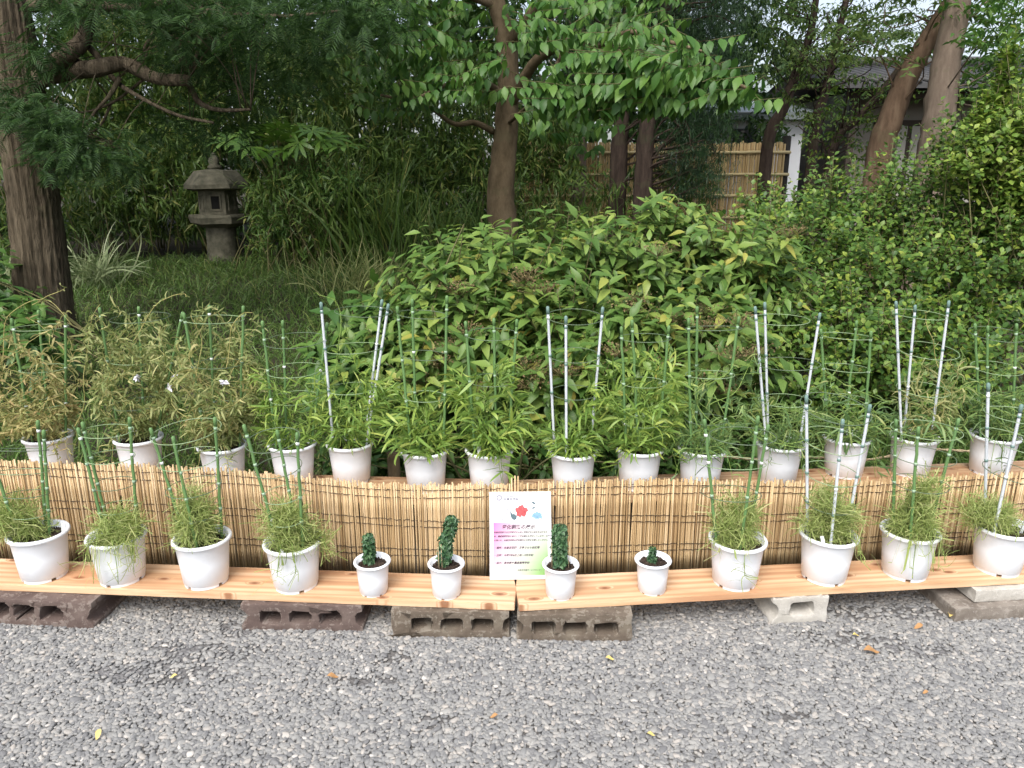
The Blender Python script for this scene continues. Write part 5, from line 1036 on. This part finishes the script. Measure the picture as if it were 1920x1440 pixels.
# --- bamboo thickets, reeds, fatsia, grasses
def bamboo(label, px, Y, boxes, n, leaf=.17, mat='bamboo', culms=24, h=3.4, name='bamboo_clump'):
    root, b = tree_root(name, (at(px, 400, Y)[0], Y, 0), label, 'bamboo', 'bamboo clumps in the shade')
    pc = np.concatenate([boxpts(int(n*w_), *c_) for w_, *c_ in boxes]); pc = pc[pc[:, 2] > ground_z(0, pc[:, 1])+.05]; k = 8; pos = np.repeat(pc, k, 0)+rng.normal(0, .05, (len(pc)*k, 3)); dd = np.repeat(rdir(len(pc), -.1)*.7, k, 0)+rng.normal(0, .55, (len(pc)*k, 3)); dd[:, 2] -= .35
    V, F = scatter(T_lance, pos, dd, np.array([0, -.3, 1.])+rng.normal(0, .4, pos.shape), leaf*rng.uniform(.6, 1.25, len(pos)), leaf*rng.uniform(.7, 1.3, len(pos)))
    tag(build('foliage', V, F, L[mat], root), kind='stuff'); mb = MB()
    for p in pc[rng.choice(len(pc), min(culms, len(pc)), replace=False)]:
        a = np.array([p[0]+rng.normal(0, .25), p[1]+rng.normal(0, .2), 0]); a[2] = float(ground_z(a[0], a[1]))-.03; mb.tube(spline([a, (a+p)/2+(rng.normal(0, .05), 0, .15), p], 7), np.linspace(.011, .003, 7), 5)
    mb.build('culms', M['stem'], root); return root
bamboo('tall sunlit bamboo clump behind the thick conifer trunk branch', 270, 11.5, [(.6, 130, 420, 30, 210, 10.8, 12.5), (.4, 150, 420, 180, 330, 11, 12.5)], 1300)
bamboo('bamboo clump drooping over the shade left of the stone lantern', 330, 11., [(.6, 180, 400, 230, 400, 10.4, 11.5), (.4, 120, 380, 330, 440, 10.6, 11.6)], 800, .17)
bamboo('bamboo clump rising behind the stone lantern', 480, 12., [(.6, 400, 660, 60, 260, 11.2, 13), (.4, 420, 640, 240, 420, 11.5, 12.8)], 1300, .17)
bamboo('thick bamboo between the lantern and the middle trunk', 720, 11.5, [(.5, 600, 920, 90, 290, 10.8, 12.5), (.5, 600, 920, 260, 430, 10.6, 12)], 1400, .18)
bamboo('leafy bamboo just right of the middle trunk before the fence', 1010, 11., [(.5, 960, 1080, 200, 330, 10.4, 11.6), (.5, 960, 1340, 310, 430, 9.6, 11.4)], 750, .15)
bamboo('bamboo in deep shade behind the thick conifer trunk', -20, 9., [(1., -160, 110, 200, 560, 8, 10)], 700, .16)
bamboo('low sasa bamboo at the foot of the lantern', 560, 9.4, [(1., 470, 700, 330, 480, 8.8, 10.2)], 420, .14)
def grass_clump(label, px, py, Y, n, Ln, Wd, mat, spread=.15, grav=.75, name='grass_clump', grp='tall grass clumps', up=1.6, stiff=.4):
    p = at(px, py, Y); root, b = tree_root(name, (p[0], Y, 0), label, 'grass', grp)
    p0 = b+rng.normal(0, 1, (n, 3))*np.array([spread, spread*.6, 0])+(0, 0, .02); p0[:, 2] = ground_z(p0[:, 0], p0[:, 1]); V, F = ribbons(p0, rdir(n, up), Ln*rng.uniform(.6, 1.15, n), Wd*rng.uniform(.6, 1.2, n), 7, grav, stiff)
    tag(build('blades', V, F, L[mat], root), kind='stuff'); return root
grass_clump('arching pale striped grass beside the thick conifer trunk', 175, 520, 8.0, 150, .75, .016, 'stripe', .16)
grass_clump('arching pale grass on the dark side of the thick trunk', 5, 540, 7.6, 90, .7, .016, 'stripe', .15)
grass_clump('tall reed grass left of the middle trunk', 690, 460, 9.2, 170, 1.4, .022, 'bamboo', .35, .35, up=2.6)
grass_clump('tall pale reed grass with upright stalks behind the lantern', 640, 470, 9.8, 130, 1.6, .022, 'bamboo', .35, .3, up=2.8)
grass_clump('feathery green reed grass touching the middle trunk', 830, 470, 9.0, 260, 1.1, .016, 'grass', .4, .4, up=2.4)
grass_clump('feathery green reed grass on the fence side of the middle trunk', 1030, 450, 9.0, 200, 1.0, .016, 'grass', .35, .4, up=2.4)
grass_clump('brownish dying grass tuft in the shade left of the shrub', 680, 480, 7.6, 220, .6, .012, 'olive', .3, .5, up=2.)
def fatsia():
    root, b = tree_root('fatsia_plant', (at(545, 400, 9.5)[0], 9.5, 0), 'plant with large hand-shaped leaves spreading beside the stone lantern', 'plant')
    lob = []; Fv = []
    for k in range(8):
        a = R(-118+34*k); c_, s_ = math.cos(a), math.sin(a); ln = .55+.45*math.cos(a*.5); b_ = len(lob)
        for u, v, z in ((0, 0, 0), (.45*ln, .10, .03), (.45*ln, -.10, .03), (.75*ln, .085, 0), (.75*ln, -.085, 0), (ln, 0, -.10)): lob.append((u*c_-v*s_, u*s_+v*c_, z))
        Fv += [(b_, b_+2, b_+1), (b_+1, b_+2, b_+4), (b_+1, b_+4, b_+3), (b_+3, b_+4, b_+5)]
    T = (np.array(lob), np.array(Fv)); spots = [(430, 262), (455, 255), (480, 262), (505, 248), (520, 262), (545, 252), (560, 266), (585, 245), (600, 262), (625, 258), (470, 275), (540, 280), (610, 282), (575, 290), (500, 285), (640, 275), (520, 240), (560, 236), (590, 275)]
    pos = np.array([at(x, y, 9.3+rng.uniform(-.3, .3)) for x, y in spots]); n = len(pos); d = pos-b; d[:, 2] = -.05; leaf_parts(root, T, pos, d+rng.normal(0, .25, (n, 3)), np.array([0, -.45, 1.])+rng.normal(0, .15, (n, 3)), rng.uniform(.25, .34, n), L['fatsia'], 300)
    mb = MB()
    for p in pos: mb.tube(spline([b+(rng.normal(0, .05), rng.normal(0, .05), .5+.3*rng.random()), (b+p)/2+(0, 0, .45), p], 8), .007, 5)
    for k in range(4): mb.tube([b+(rng.normal(0, .07), 0, 0), b+(rng.normal(0, .12), 0, 1.)], [.025, .015], 6)
    mb.build('stem', M['stem'], root)
fatsia()
shrub('mixed leafy weeds with narrow leaves right of the lantern', 600, 9.2, [(560, 330, 9.4, .45, .3, .3), (640, 350, 9.2, .4, .3, .4), (530, 420, 9.3, .35, .3, .3)], 240, 10, .09, leaf_template(3, .3, .4, .15, .3), L['shrub_dark'], 0, .3, name='weed_clump', nst=30)
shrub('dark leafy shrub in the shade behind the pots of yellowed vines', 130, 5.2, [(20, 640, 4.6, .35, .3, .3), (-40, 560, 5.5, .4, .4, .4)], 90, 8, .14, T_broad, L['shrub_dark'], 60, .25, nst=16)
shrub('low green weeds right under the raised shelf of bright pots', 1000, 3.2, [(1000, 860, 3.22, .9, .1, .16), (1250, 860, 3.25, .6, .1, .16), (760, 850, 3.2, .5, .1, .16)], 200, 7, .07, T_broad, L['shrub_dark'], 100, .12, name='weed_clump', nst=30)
# lawn in the shade: short blades on the bank
def lawn():
    n = 46000; x = rng.uniform(-6.5, 1.2, n); y = 3.1+7.2*rng.random(n)**1.25; k = (x < .4) | (y > 5.5); x, y = x[k], y[k]; n = len(x); p0 = np.stack([x, y, ground_z(x, y)-.01], -1)
    V, F = ribbons(p0, rdir(n, 1.7), rng.uniform(.10, .26, n), rng.uniform(.004, .009, n), 3, .7, .6); tag(build('grass', V, F, L['grass'], None), 'shaded unmown grass on the bank behind the yellowed vines', 'grass', kind='stuff')
    n = 9000; x = rng.uniform(.2, 4.2, n); y = rng.uniform(3.15, 4.6, n); p0 = np.stack([x, y, ground_z(x, y)-.01], -1)
    V, F = ribbons(p0, rdir(n, 1.7), rng.uniform(.12, .32, n), rng.uniform(.004, .009, n), 3, .7, .6); tag(build('grass', V, F, L['grass'], None), 'dark grass under the shrubs behind the raised shelf of grey-caned pots', 'grass', kind='stuff')
lawn()
# far wood that closes the view
def wood_mass(label, x0, x1, y0, y1, z0, z1, n, leaf, mat, trunks):
    pc = np.stack([rng.uniform(x0, x1, n), rng.uniform(y0, y1, n), z0+(z1-z0)*rng.random(n)], -1); cn = np.floor(pc/1.1); ph = np.sin(cn@np.array([12.9, 78.2, 37.7]))*43758.5; ph = ph-np.floor(ph); pc = pc[ph < .72]
    hd = rng.uniform(0, 6.28, len(pc)); dirs = np.stack([np.cos(hd), np.sin(hd)-.3, .3+.3*rng.normal(size=len(pc))], -1); pos, d, up, s = shoots(pc, dirs, rng.uniform(.25, .5, len(pc)), 8, leaf, .8, .4)
    V, F = scatter(leaf_template(2, .45, .45, .15, .3), pos, d, up, s); mb = MB().add(V, F); tag(mb.build('far_wood', L[mat]), label, 'wood', kind='stuff')
wood_mass('dark far wood closing the view behind the bamboo on the lantern side', -19, 1.5, 13.5, 17, .3, 7.5, 9500, .24, 'far', 0)
wood_mass('second row of dark far wood beyond the bamboo on the lantern side', -22, 3, 17.5, 20, 1.5, 8.5, 4500, .34, 'far', 0)
wood_mass('dark far wood above the bamboo fence behind the middle tree', 1.2, 5.5, 14, 16.5, 2.2, 8., 2200, .22, 'far', 0)
wood_mass('dark undergrowth beside the thick conifer trunk', -13, -6.2, 6, 13, .2, 6., 1400, .2, 'far', 0)
wood_mass('far wood beyond the tea house', 6, 26, 24, 30, .4, 4.2, 1500, .32, 'airy', 0)
